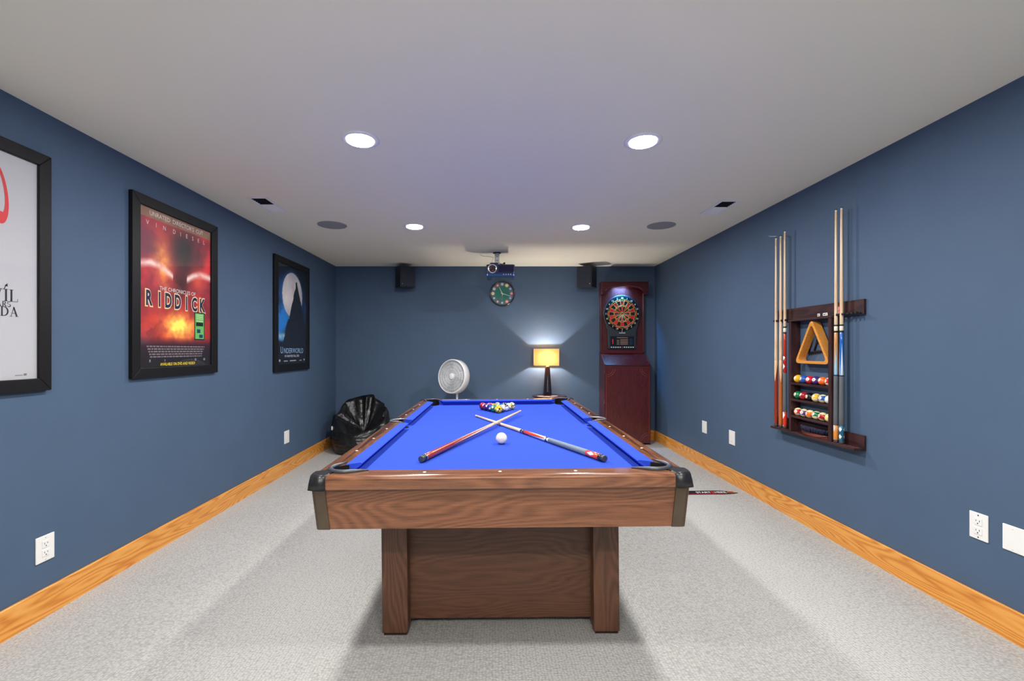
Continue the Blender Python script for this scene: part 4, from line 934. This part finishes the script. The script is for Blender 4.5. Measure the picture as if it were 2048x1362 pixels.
def dartboard():
    cx, cz, Y = 1.711, 1.723, 6.055; R = .250
    t = thing('electronic_dartboard', (cx, 6.09, 1.25), 'round electronic dartboard with red black segments on the mahogany cabinet', 'dartboard')
    pts = [(cx+R*cos(radians(a)), cz+R*sin(radians(a))) for a in range(-22, 203, 6)]
    pts += [(cx-.222, 1.60), (cx-.193, 1.49), (cx-.188, 1.268), (cx-.180, 1.256), (cx+.180, 1.256), (cx+.188, 1.268), (cx+.193, 1.49), (cx+.222, 1.60)]
    Mz = Matrix(((1, 0, 0, 0), (0, 0, 1, 0), (0, 1, 0, 0), (0, 0, 0, 1)))
    hs = MB().prism(pts, Y, 6.095, M4=Mz).build('housing', mat('charcoal plastic', s2l(40, 46, 56), .4), t, world=True, bevel=.008, bseg=3)
    Tf = lambda y: Matrix.Translation((cx, y, cz)) @ Matrix.Rotation(pi/2, 4, 'X')
    MB().lathe([(.0001, .0012), (.232, .0012)], Tf(Y), 64).build('number_field', M['black_matt'], t, world=True)
    order = [20, 1, 18, 4, 13, 6, 10, 15, 2, 17, 3, 19, 7, 16, 8, 11, 14, 9, 12, 5]
    rings = [(.0001, .008, 'b'), (.008, .018, 'o'), (.018, .098, 's'), (.098, .112, 'd'), (.112, .172, 's'), (.172, .190, 'd')]
    b = MB(); y = Y-.004
    for i in range(20):
        for (ra, rb, kd) in rings:
            vs = []; n = 4
            for r in (ra, rb):
                for k_ in range(n+1):
                    a = pi/2-radians(18*i-9+18*k_/n); vs.append((cx+r*cos(a), y, cz+r*sin(a)))
            mi = {'b': 0, 'o': 1, 's': (0 if i % 2 == 0 else 1), 'd': (1 if i % 2 == 0 else 0)}[kd]
            b.add(vs, [(k_, k_+1, n+2+k_, n+1+k_) for k_ in range(n)], mi)
    sg = b.build('scoring_segments', [mat('red segment plastic', s2l(206, 36, 34), .4), mat('black segment plastic', s2l(20, 16, 14), .4)], t, world=True)
    b = MB()
    for r in (.012, .020, .098, .112, .172, .191): b.tube([(cx+r*cos(2*pi*k_/60), y-.001, cz+r*sin(2*pi*k_/60)) for k_ in range(60)], .0014, 6, closed=True, up=Vector((0, 1, 0)))
    for i in range(20):
        a = radians(18*i+9); b.cyl((cx+.018*cos(a), y-.001, cz+.018*sin(a)), (cx+.191*cos(a), y-.001, cz+.191*sin(a)), .0010, seg=6)
    b.build('spider', mat('yellow plastic spider', s2l(214, 158, 66), .4), sg, world=True)
    for i, n_ in enumerate(order):
        a = pi/2-radians(18*i); px_, pz_ = cx+.211*cos(a), cz+.211*sin(a)
        MB().text(str(n_), .032, lambda u, v: (px_+u, Y-.004, pz_-.011+v), bold=.01).build('number', M['ink_white'], t, world=True)
    lg = MB(); lg.text('arachnid', .024, lambda u, v: (cx+u, Y-.001, 1.462+v), bold=.02); lg.sphere((cx, Y, 1.487), .005, 10, 6); lg.build('logo', M['ink_white'], t, world=True)
    pn = MB().box(cx-.158, cx+.158, Y-.004, Y, 1.268, 1.425).build('display_panel', mat('black glossy panel', (.008, .008, .01), .15), t, world=True, bevel=.003)
    b = MB(); xx = cx
    b.box(cx-.07, cx+.075, Y-.0048, Y-.004, 1.400, 1.412, 0)
    for k_ in range(5): b.box(cx-.025, cx+.078, Y-.0048, Y-.004, 1.312+k_*.016, 1.322+k_*.016, 0)
    for k_ in range(5): b.box(cx-.072, cx-.036, Y-.0048, Y-.004, 1.312+k_*.014, 1.320+k_*.014, 1)
    b.build('printed_rows', [paint((132, 96, 84)), paint((110, 100, 92))], pn, world=True)
    b = MB()
    for k_ in range(3): b.text('8' if k_ else '0', .022, lambda u, v: (cx-.125+u, Y-.005, 1.325+k_*.022+v))
    b.build('score_digits', mat('red led digits', (.5, .02, .02), .4, emit=(1, .05, .05), estr=1.2), pn, world=True)
    b = MB(); b.prism(rrect(cx+.095, cx+.138, 1.31, 1.395, .012), Y-.0052, Y-.004, M4=Mz); b.build('dial_window', paint((28, 44, 62), .2), pn, world=True)
    for k_ in range(11):
        xb_ = cx-.142+k_*.0296*.97
        MB().box(xb_-.008, xb_+.008, Y-.009, Y-.003, 1.272, 1.284).build('button', M['ink_red'] if k_ == 5 else paint((220, 222, 214)), t, world=True, bevel=.002)
dartboard()

# ------------------------------------------------------------------ clock
def clock():
    cx, cz = .118, 2.006; R = .172
    t = thing('wall_clock', (cx, YB, cz), 'round dark-rimmed billiard wall clock with green dial under the projector', 'clock')
    Tf = Matrix.Translation((cx, YB, cz)) @ Matrix.Rotation(pi/2, 4, 'X')
    MB().lathe([(R, 0), (R, .020), (R-.006, .030), (R-.014, .030), (R-.020, .018), (R-.020, .004)], Tf, 64).build('rim', mat('dark burgundy rim', s2l(34, 20, 34), .15, coat=.6), t, world=True)
    MB().lathe([(.0001, .006), (R-.019, .006)], Tf, 64).build('dial', mat('grey green dial', s2l(76, 104, 106), .5), t, world=True)
    MB().lathe([(.0001, .0066), (.105, .0066)], Tf, 64).build('dial_centre', mat('green felt dial', s2l(22, 108, 92), .6), t, world=True)
    y = YB-.0075; P = lambda u, v, o=0: (cx+u, y-o, cz+v)
    cols = [(226, 210, 120), (130, 150, 224), (226, 90, 110), (150, 150, 220), (232, 120, 90), (150, 214, 214), (220, 150, 160), (150, 214, 200), (222, 214, 160), (190, 196, 214), (232, 110, 120), (170, 180, 220)]
    rs = [.0235, .017, .0195, .015, .022, .0135, .016, .0145, .0225, .02, .019, .02]
    for h in range(1, 13):
        a = pi/2-radians(30*h); u, v, r = .126*cos(a), .126*sin(a), rs[h-1]
        b = MB(); b.lathe([(.0001, .0002), (r, .0002)], Matrix.Translation(P(u, v)) @ Matrix.Rotation(pi/2, 4, 'X'), 20, 0); b.lathe([(.0001, .0006), (r*.5, .0006)], Matrix.Translation(P(u, v)) @ Matrix.Rotation(pi/2, 4, 'X'), 16, 1)
        b.text(str(h), r*.9, lambda p, q_: P(u+p, v-r*.3+q_, .0012), 2)
        b.build('hour_ball', [paint(cols[h-1]), paint((232, 226, 220)), M['ink_black']], t, world=True)
    b = MB()
    for k_ in range(60):
        a = 2*pi*k_/60; b.cyl(P(.098*cos(a), .098*sin(a)), P((.101 if k_ % 5 else .094)*cos(a), (.101 if k_ % 5 else .094)*sin(a)), .0008, seg=5)
    b.tube([P(0, -.02, .0004), P(-.04, -.075, .0004), P(.04, -.075, .0004)], .0008, 5, closed=True, up=Vector((0, 1, 0)))
    b.build('minute_marks', paint((200, 216, 210)), t, world=True)
    def hand(ang, ln, w_, nm, m_, o):
        a = pi/2-radians(ang); d = Vector((cos(a), sin(a))); n = Vector((-d.y, d.x))*w_
        q_ = [(-d*.02-n), (-d*.02+n), (d*ln+n*.5), (d*ln-n*.5)]
        MB().add([P(p.x, p.y, o) for p in q_]+[P(p.x, p.y, o+.001) for p in q_], [(0, 1, 2, 3), (4, 5, 6, 7), (0, 1, 5, 4), (1, 2, 6, 5), (2, 3, 7, 6), (3, 0, 4, 7)]).build(nm, m_, t, world=True)
    hand(-25, .095, .0042, 'hour_hand', M['ink_white'], .002); hand(108, .128, .0036, 'minute_hand', M['ink_white'], .004); hand(182, .10, .001, 'second_hand', M['ink_white'], .006)
    MB().cyl(P(0, 0), P(0, 0, .009), .005, seg=14).build('hub', M['ink_white'], t, world=True)
    MB().lathe([(.0001, .022), (R-.016, .022)], Tf, 48).build('glass', M['glass'], t, world=True)
clock()

# ------------------------------------------------------------------ wall speakers
def wall_speaker(corner, ang, sgn, label):
    """a box turned towards the room centre; corner = its near vertical edge"""
    cx, cy = corner; z0, z1 = 2.062, 2.338; w_, d_ = .205, .17
    t = thing('wall_speaker', (cx, cy, z0), label, 'speaker', 'surround speakers high on the back wall')
    A = radians(ang); f = Vector((cos(A)*sgn, sin(A))); g = Vector((-sin(A)*sgn, cos(A)))   # f along the grille, g into the depth
    q = lambda a, b_: (cx+f.x*a+g.x*b_, cy+f.y*a+g.y*b_)
    if sgn > 0: quad = [q(0, 0), q(w_, 0), q(w_, d_), q(0, d_)]
    else: quad = [q(0, 0), q(0, d_), q(w_, d_), q(w_, 0)]
    MB().prism(quad, z0, z1).build('cabinet', mat('black speaker cabinet', s2l(22, 26, 36), .45), t, world=True, bevel=.004)
    gq = [q(.006, -.010), q(w_-.006, -.010), q(w_-.006, 0), q(.006, 0)]
    MB().prism(gq if sgn > 0 else list(reversed(gq)), z0+.006, z1-.006).build('grille', mat('dark cloth grille', s2l(30, 36, 52), .8, bump=.5, bscale=700), t, world=True, bevel=.003)
    e = q(w_*.10, -.0115); MB().sphere((e[0], e[1], z0+.038), .0055, 10, 6).build('badge', M['steel'], t, world=True)
    c = q(w_*.5, d_*.6); MB().box(c[0]-.03, c[0]+.03, c[1]-.02, YB, (z0+z1)/2-.04, (z0+z1)/2+.04).build('bracket', M['black'], t, world=True)
wall_speaker((-1.20, 5.87), 35, 1, 'black wall speaker high on the back wall, left of the projector')
wall_speaker((1.265, 5.87), 35, -1, 'black wall speaker high on the back wall, beside the dartboard cabinet')

# ------------------------------------------------------------------ projector
def projector():
    cx, Y0, Y1, z0, z1 = .080, 5.14, 5.42, 2.068, 2.225
    t = thing('ceiling_projector', (.041, 5.34, ZC), 'dark glossy projector hung from the ceiling on a short white pole', 'projector')
    x0, x1 = cx-.163, cx+.163
    mb_ = mat('dark gloss tinted by glow', s2l(22, 34, 60), .18, coat=.6)  # blue glow on the body is put into this base colour
    MB().box(x0, x1, Y0, Y1, z0+.03, z1-.012).build('body', mb_, t, world=True, bevel=.018, bseg=4)
    MB().box(x0+.006, x1-.006, Y0-.006, Y1-.01, z0, z0+.045).build('lower_shell', mat('blue metallic shell', s2l(36, 62, 104), .25, metal=.5), t, world=True, bevel=.01, bseg=3)
    MB().box(x0+.04, x0+.14, Y0-.004, Y1-.02, z1-.03, z1+.006).build('lens_hood', mb_, t, world=True, bevel=.012, bseg=3)
    lx, lz = -.012, 2.160
    T_ = Matrix.Translation((lx, Y0, lz)) @ Matrix.Rotation(pi/2, 4, 'X')
    ln = MB().lathe([(.052, 0), (.052, .014), (.046, .018), (.040, .014)], T_, 40).build('lens_ring', M['chrome'], t, world=True)
    MB().lathe([(.041, .012), (.032, .003), (.02, .007), (.0001, .011)], T_, 32).build('lens', mat('dark lens', (.02, .004, .006), .03, coat=1), ln, world=True)
    MB().box(.055, x1-.012, Y0-.003, Y0+.004, 2.122, 2.195).build('front_window', mat('dark smoked window', (.006, .006, .03), .05), t, world=True, bevel=.002)
    for k_ in range(4): MB().cyl((.115+k_*.026, Y0-.008, 2.096), (.115+k_*.026, Y0-.004, 2.096), .0052, seg=12).build('button', M['steel'], t, world=True)
    MB().cyl((.041, 5.30, z1-.012), (.041, 5.30, z1+.03), .04, seg=20).build('mount_plate', M['steel'], t, world=True)
    pl = MB().cyl((.041, 5.30, z1+.02), (.041, 5.30, ZC-.004), .027, seg=24).build('pole', M['white'], t, world=True)
    for zz in (z1+.055, z1+.10): MB().cyl((.041, 5.262, zz), (.041, 5.275, zz), .005, seg=10).build('screw', M['black'], pl, world=True)
    MB().cyl((.041, 5.30, ZC-.008), (.041, 5.30, ZC), .046, seg=28).build('ceiling_flange', M['black'], t, world=True)
    b = MB(); b.tube([(.06, 5.29, z1+.025), (.09, 5.27, z1+.012), (.12, 5.26, z1+.014)], .004, 8); b.cyl((.115, 5.26, z1+.016), (.135, 5.26, z1+.022), .011, seg=10); b.build('adjuster', M['black'], t, world=True)
    b = MB(); b.tube([(.01, 5.33, z1+.01), (-.02, 5.34, z1+.06), (.0, 5.33, z1+.10), (-.05, 5.34, z1+.115), (-.12, 5.36, ZC-.03), (-.16, 5.38, ZC-.004)], .003, 8); b.build('cable', M['white'], t, world=True)
projector()

# ------------------------------------------------------------------ bean bag
def bean_bag():
    cx, cy = -1.655, 5.74; zf = fz(cx)
    nT, prof_n = 160, 0
    rng = random.Random(5)
    t = thing('bean_bag_chair', (cx, cy, zf), 'crumpled black vinyl bean bag chair in the back left corner', 'bean bag')
    def H(a):     # rim height: a=0 right, pi/2 back, -pi/2 front
        bk = (sin(a-.12)+1)/2; return .245+.42*bk**.8 + .012*sin(5*a+1)
    def fold(a, s):
        
        v = 0
        for ca, wd_, dp in ((.30, .12, .02), (.92, .26, .05), (1.50, .12, .035), (2.2, .24, .05), (3.4, .2, .02), (5.6, .2, .02)):
            dd = (a-ca-.25*(s-.5)+pi) % (2*pi)-pi; v += dp*math.exp(-(dd/wd_)**2)
        return v+.030*noise.noise(Vector((cos(a)*3.2, sin(a)*3.2, s*2.5)))
    rows = []
    def row(fn): rows.append([fn(2*pi*k_/nT) for k_ in range(nT)])
    R0 = .385
    row(lambda a: (.05*cos(a), .05*sin(a), 0)); row(lambda a: (.25*cos(a), .25*sin(a), 0)); row(lambda a: (.34*cos(a), .34*sin(a), .0))
    ns = 26
    for i in range(1, ns+1):
        s = i/ns
        def f(a, s=s):
            h = H(a); z = h*s
            r = R0*(.90+.12*sin(min(1, s*1.7)*pi/2)) - .17*max(0, s-.42)**1.3*(1 if sin(a) > -.2 else .45)*1.15
            r += -(fold(a, s)*(.15+1.1*s*s)) + .010*noise.noise(Vector((cos(a)*3, sin(a)*3, z*9)))*2
            if z < .22: r += .004*sin(z*150+noise.noise(Vector((a*2, z*8, 1)))*5)
            return (r*cos(a), r*sin(a)*.97, z)
        row(f)
    for i in range(1, 27):       # over the rim, down into the seat
        s = i/26
        def f(a, s=s):
            h = H(a); rr = R0*1.02-.17*.58**1.3*(1 if sin(a) > -.2 else .45)*1.15-fold(a, 1)*1.25
            rin = rr*(1-s)-.02*sin(pi*s); seat = .20+.03*cos(a*2)
            k_ = 1-(1-s)**2.0
            z = h+.018*sin(pi*min(1, s*5)) * (1 if s < .2 else 0) - (h-seat)*(s**.62 if sin(a) > 0 else s**.9)
            z += .024*noise.noise(Vector((rin*cos(a)*7, rin*sin(a)*7, 2.2)))+.012*abs(noise.noise(Vector((rin*cos(a)*20, rin*sin(a)*20, 5.2))))
            # ridges running down the back into the seat
            z += (-.8*fold(a, .8)+.02*noise.noise(Vector((a*3.1, s*2, 4))))*sin(pi*s)*(1 if sin(a) > -.1 else .4)
            return (rin*cos(a), rin*sin(a)*.97+.06*s, z)
        row(f)
    vs = [v for r in rows for v in r]; fs = []
    for i in range(len(rows)-1):
        for k_ in range(nT): k2 = (k_+1) % nT; fs.append((i*nT+k_, i*nT+k2, (i+1)*nT+k2, (i+1)*nT+k_))
    fs.append(tuple(range(nT-1, -1, -1))); fs.append(tuple((len(rows)-1)*nT+k_ for k_ in range(nT)))
    m_, nt, b = new_mat('black vinyl'); b.inputs['Base Color'].default_value = (.009, .009, .010, 1); b.inputs['Roughness'].default_value = .30
    tc = N(nt, 'ShaderNodeTexCoord'); n1 = N(nt, 'ShaderNodeTexNoise'); n1.inputs['Scale'].default_value = 8; n1.inputs['Detail'].default_value = 2; n1.inputs['Distortion'].default_value = .3
    L(nt, tc.outputs['Object'], n1.inputs['Vector'])
    bp = N(nt, 'ShaderNodeBump'); bp.inputs['Strength'].default_value = .5; bp.inputs['Distance'].default_value = .04
    L(nt, n1.outputs['Fac'], bp.inputs['Height']); L(nt, bp.outputs['Normal'], b.inputs['Normal'])
    bd = MB().add(vs, fs, 0, True).build('body', m_, t)
    # seam piping round the front of the seat and a few uprights
    def rimpt(a, s=.93, o=.004):
        i = 2+int(ns*s); k_ = int(a/(2*pi)*nT) % nT; v = Vector(rows[i][k_]); d = Vector((cos(a), sin(a), 0)); return v+d*o
    MB().tube([rimpt(radians(d), .96) for d in range(180, 345, 3)], .0035, 6).build('seam', M['black'], bd)
    for d in (215, 262, 310): MB().tube([rimpt(radians(d), s/20, .002) for s in range(2, 19)], .0025, 6).build('seam', M['black'], bd)
    v = rimpt(radians(214), .80, .01); MB().box(v.x-.012, v.x+.004, v.y-.004, v.y+.004, v.z-.025, v.z+.02).build('care_tag', M['white'], t)
bean_bag()

# ------------------------------------------------------------------ fan
def fan():
    X, Y, Z = -.498, 5.62, .915; zf = fz(X)
    t = thing('pedestal_fan', (X+.045, Y+.02, zf), 'white round pedestal fan standing behind the far end of the table', 'fan')
    wm = mat('white fan plastic', s2l(226, 226, 228), .35)
    px_, py_ = X+.045, Y+.03
    MB().lathe([(.0001, 0), (.18, 0), (.18, .012), (.16, .022), (.04, .035), (.022, .05), (.0001, .05)], Matrix.Translation((px_, py_, zf)), 40).build('base', wm, t, world=True)
    MB().cyl((px_, py_, zf+.04), (px_, py_, .80), .0125, seg=20).build('pole', wm, t, world=True)
    # head: axis points to -x,-y and slightly up
    ax = Vector((-sin(radians(33)), -cos(radians(33)), .10)).normalized(); q = ax.to_track_quat('Z', 'Y').to_matrix().to_4x4(); T_ = Matrix.Translation((X, Y, Z)) @ q
    R = .212
    MB().lathe([(R-.006, -.06), (R, -.055), (R, .03), (R-.004, .04), (R-.014, .042), (R-.014, .034), (R-.006, .03), (R-.006, -.055)], T_, 64).build('drum', wm, t, world=True)
    b = MB()
    for k_ in range(17):
        r = .05+k_*.0095; b.tube([T_ @ Vector((r*cos(2*pi*i/48), r*sin(2*pi*i/48), .040-.010*(r/R)**2)) for i in range(48)], .0018 if k_ % 4 else .0032, 5, closed=True, up=ax)
    for k_ in range(36):
        a = 2*pi*k_/36; b.cyl(T_ @ Vector((.045*cos(a), .045*sin(a), .039)), T_ @ Vector(((R-.012)*cos(a), (R-.012)*sin(a), .030)), .0012, seg=5)
    g_ = b.build('front_grille', wm, t, world=True)
    b = MB()
    for k_ in range(12):
        r = .05+k_*.0135; b.tube([T_ @ Vector((r*cos(2*pi*i/40), r*sin(2*pi*i/40), -.062)) for i in range(40)], .0018, 5, closed=True, up=ax)
    for k_ in range(60):
        a = 2*pi*k_/60; b.cyl(T_ @ Vector((.045*cos(a), .045*sin(a), -.062)), T_ @ Vector(((R-.007)*cos(a), (R-.007)*sin(a), -.055)), .0015, seg=5)
    b.build('rear_grille', wm, t, world=True)
    MB().lathe([(.0001, .046), (.03, .045), (.04, .040), (.041, .032)], T_, 32).build('grille_badge', wm, g_, world=True)
    MB().lathe([(.0001, -.13), (.05, -.125), (.06, -.10), (.06, -.06), (.045, -.05)], T_, 28).build('motor_housing', wm, t, world=True)
    hb = MB().lathe([(.0001, .02), (.03, .018), (.034, .0), (.034, -.03)], T_, 24).build('hub', wm, t, world=True)
    bm_ = mat('pale grey blade', s2l(190, 194, 200), .3)
    for k_ in range(5):
        vs = []; a0 = 2*pi*k_/5
        for i in range(7):
            for j in range(5):
                r = .03+(R-.03-.02)*i/6; wd_ = .42+.25*sin(pi*i/6); a = a0+wd_*(j/4-.5)*1.5; vs.append(T_ @ Vector((r*cos(a), r*sin(a), -.012+.030*(j/4-.5))))
        fs = [(i*5+j, i*5+j+1, (i+1)*5+j+1, (i+1)*5+j) for i in range(6) for j in range(4)]
        o = MB().add(vs, fs, 0, True).build('blade', bm_, t, world=True); so = o.modifiers.new('s', 'SOLIDIFY'); so.thickness = .002
    MB().cyl((px_, py_, .78), T_ @ Vector((0, 0, -.10)), .016, .02, seg=16).build('neck', wm, t, world=True)
fan()

# ------------------------------------------------------------------ side table, lamp, coasters
SX, SY, SZ = .726, 5.90, .652
def side_table():
    t = thing('side_table', (SX, SY, fz(SX)), 'small round dark wood side table under the lamp by the back wall', 'side table')
    m_ = wood('dark cherry table wood', s2l(44, 20, 22), s2l(72, 34, 34), s2l(92, 46, 44), 0, .25, 3, 5, coat=.4)
    MB().lathe([(.0001, SZ-.022), (.215, SZ-.022), (.225, SZ-.016), (.228, SZ-.008), (.222, SZ), (.0001, SZ)], Matrix.Translation((SX, SY, 0)), 56).build('table_top', m_, t, world=True)
    z = fz(SX); MB().lathe([(.03, z+.08), (.045, z+.14), (.028, z+.25), (.02, z+.35), (.032, z+.45), (.026, z+.55), (.05, SZ-.03), (.06, SZ-.022)], Matrix.Translation((SX, SY, 0)), 28).build('pedestal', m_, t, world=True)
    for k_ in range(3):
        a = radians(90+120*k_); d = Vector((cos(a), sin(a), 0)); c = Vector((SX, SY, 0))
        MB().tube([c+d*.02+Vector((0, 0, z+.14)), c+d*.09+Vector((0, 0, z+.11)), c+d*.15+Vector((0, 0, z+.05)), c+d*.2+Vector((0, 0, z+.014))], [.02, .018, .015, .012], 10).build('leg', m_, t, world=True)
side_table()
for (x, y, lb) in ((.597, 5.77, 'pale round coaster on the side table, left of three'), (.678, 5.72, 'pale round coaster on the side table, front and middle of three'), (.775, 5.80, 'pale round coaster on the side table, right of three')):
    o = MB().lathe([(.0001, 0), (.044, 0), (.046, .003), (.044, .006), (.0001, .006)], None, 32).build('coaster', paint((172, 160, 158), .5)); o.location = (x, y, SZ+.0002)
    tag(o, lb, 'coaster', 'round coasters on the side table')
def lamp():
    X, Y = .712, 6.0; z0 = SZ+.0005; rot = radians(24)
    t = thing('table_lamp', (X, Y, z0), 'lit table lamp with amber rectangular shade and dark obelisk base', 'lamp')
    Rz = Matrix.Translation((X, Y, 0)) @ Matrix.Rotation(rot, 4, 'Z')
    Mz = Matrix(((1, 0, 0, 0), (0, 0, 1, 0), (0, 1, 0, 0), (0, 0, 0, 1)))
    wb, wt, h = .052, .027, .366; d = .022
    m_ = mat('dark bronze wood', s2l(34, 22, 24), .35, coat=.3)
    b = MB(); o_ = [(-wb, 0), (wb, 0), (wt, h), (-wt, h)]
    i_ = [(-.024, .04), (.024, .04), (.009, .262), (-.009, .262)]
    for yy, sg in ((-d, 1), (d, -1)):
        pass
    vs = []
    for yy in (-d, d):
        vs += [Rz @ Vector((x*1.0, yy*(1-.3*z/h), z0+z)) for x, z in o_]+[Rz @ Vector((x, yy*(1-.3*z/h), z0+z)) for x, z in i_]
    fs = []
    for i in range(4):
        j = (i+1) % 4; fs += [(i, j, 4+j, 4+i), (8+i, 8+j, 12+j, 12+i), (i, j, 8+j, 8+i), (4+i, 4+j, 12+j, 12+i)]
    b.add(vs, fs); b.build('base', m_, t, world=True, bevel=.0015)
    MB().cyl((X, Y, z0+h), (X, Y, z0+h+.015), .024, .016, seg=20).build('neck', M['chrome'], t, world=True)
    zs0, zs1 = z0+h+.020, z0+h+.020+.220
    MB().cyl((X, Y, zs0-.002), (X, Y, zs0+.022), .014, seg=16).build('socket', M['chrome'], t, world=True)
    sx_, sy_ = .157, .115; Rs = Matrix.Translation((X-.018, Y-.0, 0)) @ Matrix.Rotation(radians(-1), 4, 'Z')
    m2, nt, bb = new_mat('amber linen shade'); bb.inputs['Base Color'].default_value = c4(s2l(226, 172, 92)); bb.inputs['Roughness'].default_value = .8
    nt.nodes.remove(bb); out = [n_ for n_ in nt.nodes if n_.type == 'OUTPUT_MATERIAL'][0]
    df = N(nt, 'ShaderNodeBsdfDiffuse'); df.inputs[0].default_value = c4(s2l(222, 168, 92)); tr = N(nt, 'ShaderNodeBsdfTranslucent'); tr.inputs[0].default_value = c4(s2l(250, 190, 96)); mx = N(nt, 'ShaderNodeMixShader'); mx.inputs[0].default_value = .22
    L(nt, df.outputs[0], mx.inputs[1]); L(nt, tr.outputs[0], mx.inputs[2]); L(nt, mx.outputs[0], out.inputs[0])
    tcn = N(nt, 'ShaderNodeTexCoord'); wv = N(nt, 'ShaderNodeTexNoise'); wv.inputs['Scale'].default_value = 120; L(nt, tcn.outputs['Object'], wv.inputs['Vector'])
    rp = N(nt, 'ShaderNodeValToRGB'); rp.color_ramp.elements[0].color = c4(s2l(240, 208, 156)); rp.color_ramp.elements[1].color = c4(s2l(255, 238, 204)); L(nt, wv.outputs['Fac'], rp.inputs['Fac']); L(nt, rp.outputs['Color'], tr.inputs[0])
    b = MB(); th_ = .002
    for (a0, a1, c0, c1) in ((-sx_, sx_, -sy_, -sy_+th_), (-sx_, sx_, sy_-th_, sy_), (-sx_, -sx_+th_, -sy_+th_, sy_-th_), (sx_-th_, sx_, -sy_+th_, sy_-th_)):
        n0 = len(b.v); b.box(a0, a1, c0, c1, zs0, zs1)
        for i in range(n0, len(b.v)): b.v[i] = Rs @ b.v[i]
    b.build('shade', m2, t, world=True)
    b = MB()
    for z in (zs0, zs1-.004):
        for (a0, a1, c0, c1) in ((-sx_-.001, sx_+.001, -sy_-.001, -sy_), (-sx_-.001, -sx_, -sy_, sy_), (sx_, sx_+.001, -sy_, sy_)):
            n0 = len(b.v); b.box(a0, a1, c0, c1, z, z+.004)
            for i in range(n0, len(b.v)): b.v[i] = Rs @ b.v[i]
    b.build('shade_trim', paint((214, 196, 160)), t, world=True)
    bz = zs0+.055
    bulb = mat('lit bulb', (1, .9, .7), .4, emit=(1, .86, .62), estr=8)
    bo = MB(); bo.sphere((X-.015, Y, bz), .024, 20, 12); bo.build('bulb', bulb, t, world=True)
    b = MB(); b.cyl((X-.005, Y, zs0+.02), (X-.015, Y, bz-.02), .008, seg=10)
    b.build('stem', M['chrome'], t, world=True)
    b = MB(); e0 = Rs @ Vector((-sx_+.002, 0, zs1-.012)); e1 = Rs @ Vector((sx_-.002, 0, zs1-.012)); b.cyl(e0, e1, .002, seg=8)
    b.build('shade_carrier', M['steel'], t, world=True)
    d_ = bpy.data.lights.new('lamp_light', 'POINT'); d_.energy = LAMPP; d_.color = (1, .95, .88); d_.shadow_soft_size = .02
    lo = bpy.data.objects.new('lamp_light', d_); COL.objects.link(lo); lo.location = (X-.015, Y, bz+.03)
LAMPP = 36
lamp()

# ------------------------------------------------------------------ throw line sticker on the carpet
def throw_line():
    y0, y1 = 3.853, 3.953; x0, x1 = 1.335, 2.088; yc = (y0+y1)/2
    t = thing('throw_line_mat', (1.711, yc, fz(1.711)), 'black and red START HERE dart throw line on the carpet right of the table', 'floor marker')
    zf = lambda x, o: fz(x)+o
    pts = [(x0, yc-.02), (x0+.10, y0), (x1-.13, y0), (x1-.05, y0+.012), (x1, yc-.02), (x1-.03, yc+.01), (x1-.10, y1-.008), (x1-.17, y1), (x0+.10, y1)]
    n = len(pts); b = MB(); b.add([(x, y, zf(x, 0)) for x, y in pts]+[(x, y, zf(x, .003)) for x, y in pts], [tuple(range(n-1, -1, -1)), tuple(range(n, 2*n))]+[(i, (i+1) % n, (i+1) % n+n, i+n) for i in range(n)])
    b.build('strip', paint((26, 14, 16), .5), t, world=True)
    b = MB(); q = [(x0+.04, y0+.016), (x1-.05, y0+.016), (x1-.03, yc-.01), (x1-.09, y1-.026), (x0+.10, y1-.026)]
    q = [(1.868, y0+.014), (1.890, y0+.014), (1.890, y1-.02), (1.868, y1-.02)]
    b.add([(x, y, zf(x, .0034)) for x, y in q], [tuple(range(4))]); b.add([(x, y, zf(x, .0034)) for x, y in [(x0+.10, y0+.006), (x1-.12, y0+.006), (x1-.10, y0+.014), (x0+.10, y0+.014)]], [(0, 1, 2, 3)]); b.build('red_band', paint((176, 20, 28), .5), t, world=True)
    b = MB()
    b.text('START', .060, lambda u, v: (1.800+u, 3.881+v, zf(1.80+u, .0042)), xs=.72, bold=.01); b.text('HERE', .060, lambda u, v: (1.945+u, 3.881+v, zf(1.945+u, .0042)), xs=.72, bold=.01)
    b.build('lettering', M['ink_white'], t, world=True)
    b = MB(); b.tube([(2.035+.030*cos(a), yc-.006+.018*sin(a), zf(2.035, .005)) for a in [2*pi*k_/20 for k_ in range(20)]], .004, 5, closed=True, flat=.2); b.build('round_mark', paint((228, 120, 70)), t, world=True)
throw_line()
def added_fill_stand():  # unseen stand and bowl, added to carry the ceiling fill
    t = thing('added_fill_stand', (0, -1.3, 0), 'added stand with a wide bowl for the unseen ceiling fill light', 'lamp')
    T_ = Matrix.Translation((0, -1.3, 0))
    MB().lathe([(.0001, .002), (.15, .002), (.15, .018), (.03, .035), (.0001, .035)], T_, 36).build('base', M['black'], t, world=True)
    MB().cyl((0, -1.3, .03), (0, -1.3, 1.63), .012, seg=16).build('pole', M['black'], t, world=True)
    MB().lathe([(.0001, 1.62), (.06, 1.63), (.14, 1.67), (.195, 1.72), (.19, 1.72), (.135, 1.675), (.05, 1.64), (.0001, 1.635)], T_, 40).build('bowl', M['white_trim'], t, world=True)
added_fill_stand()
for o_ in S.objects:
    if o_.type == 'LIGHT': o_.visible_camera = True
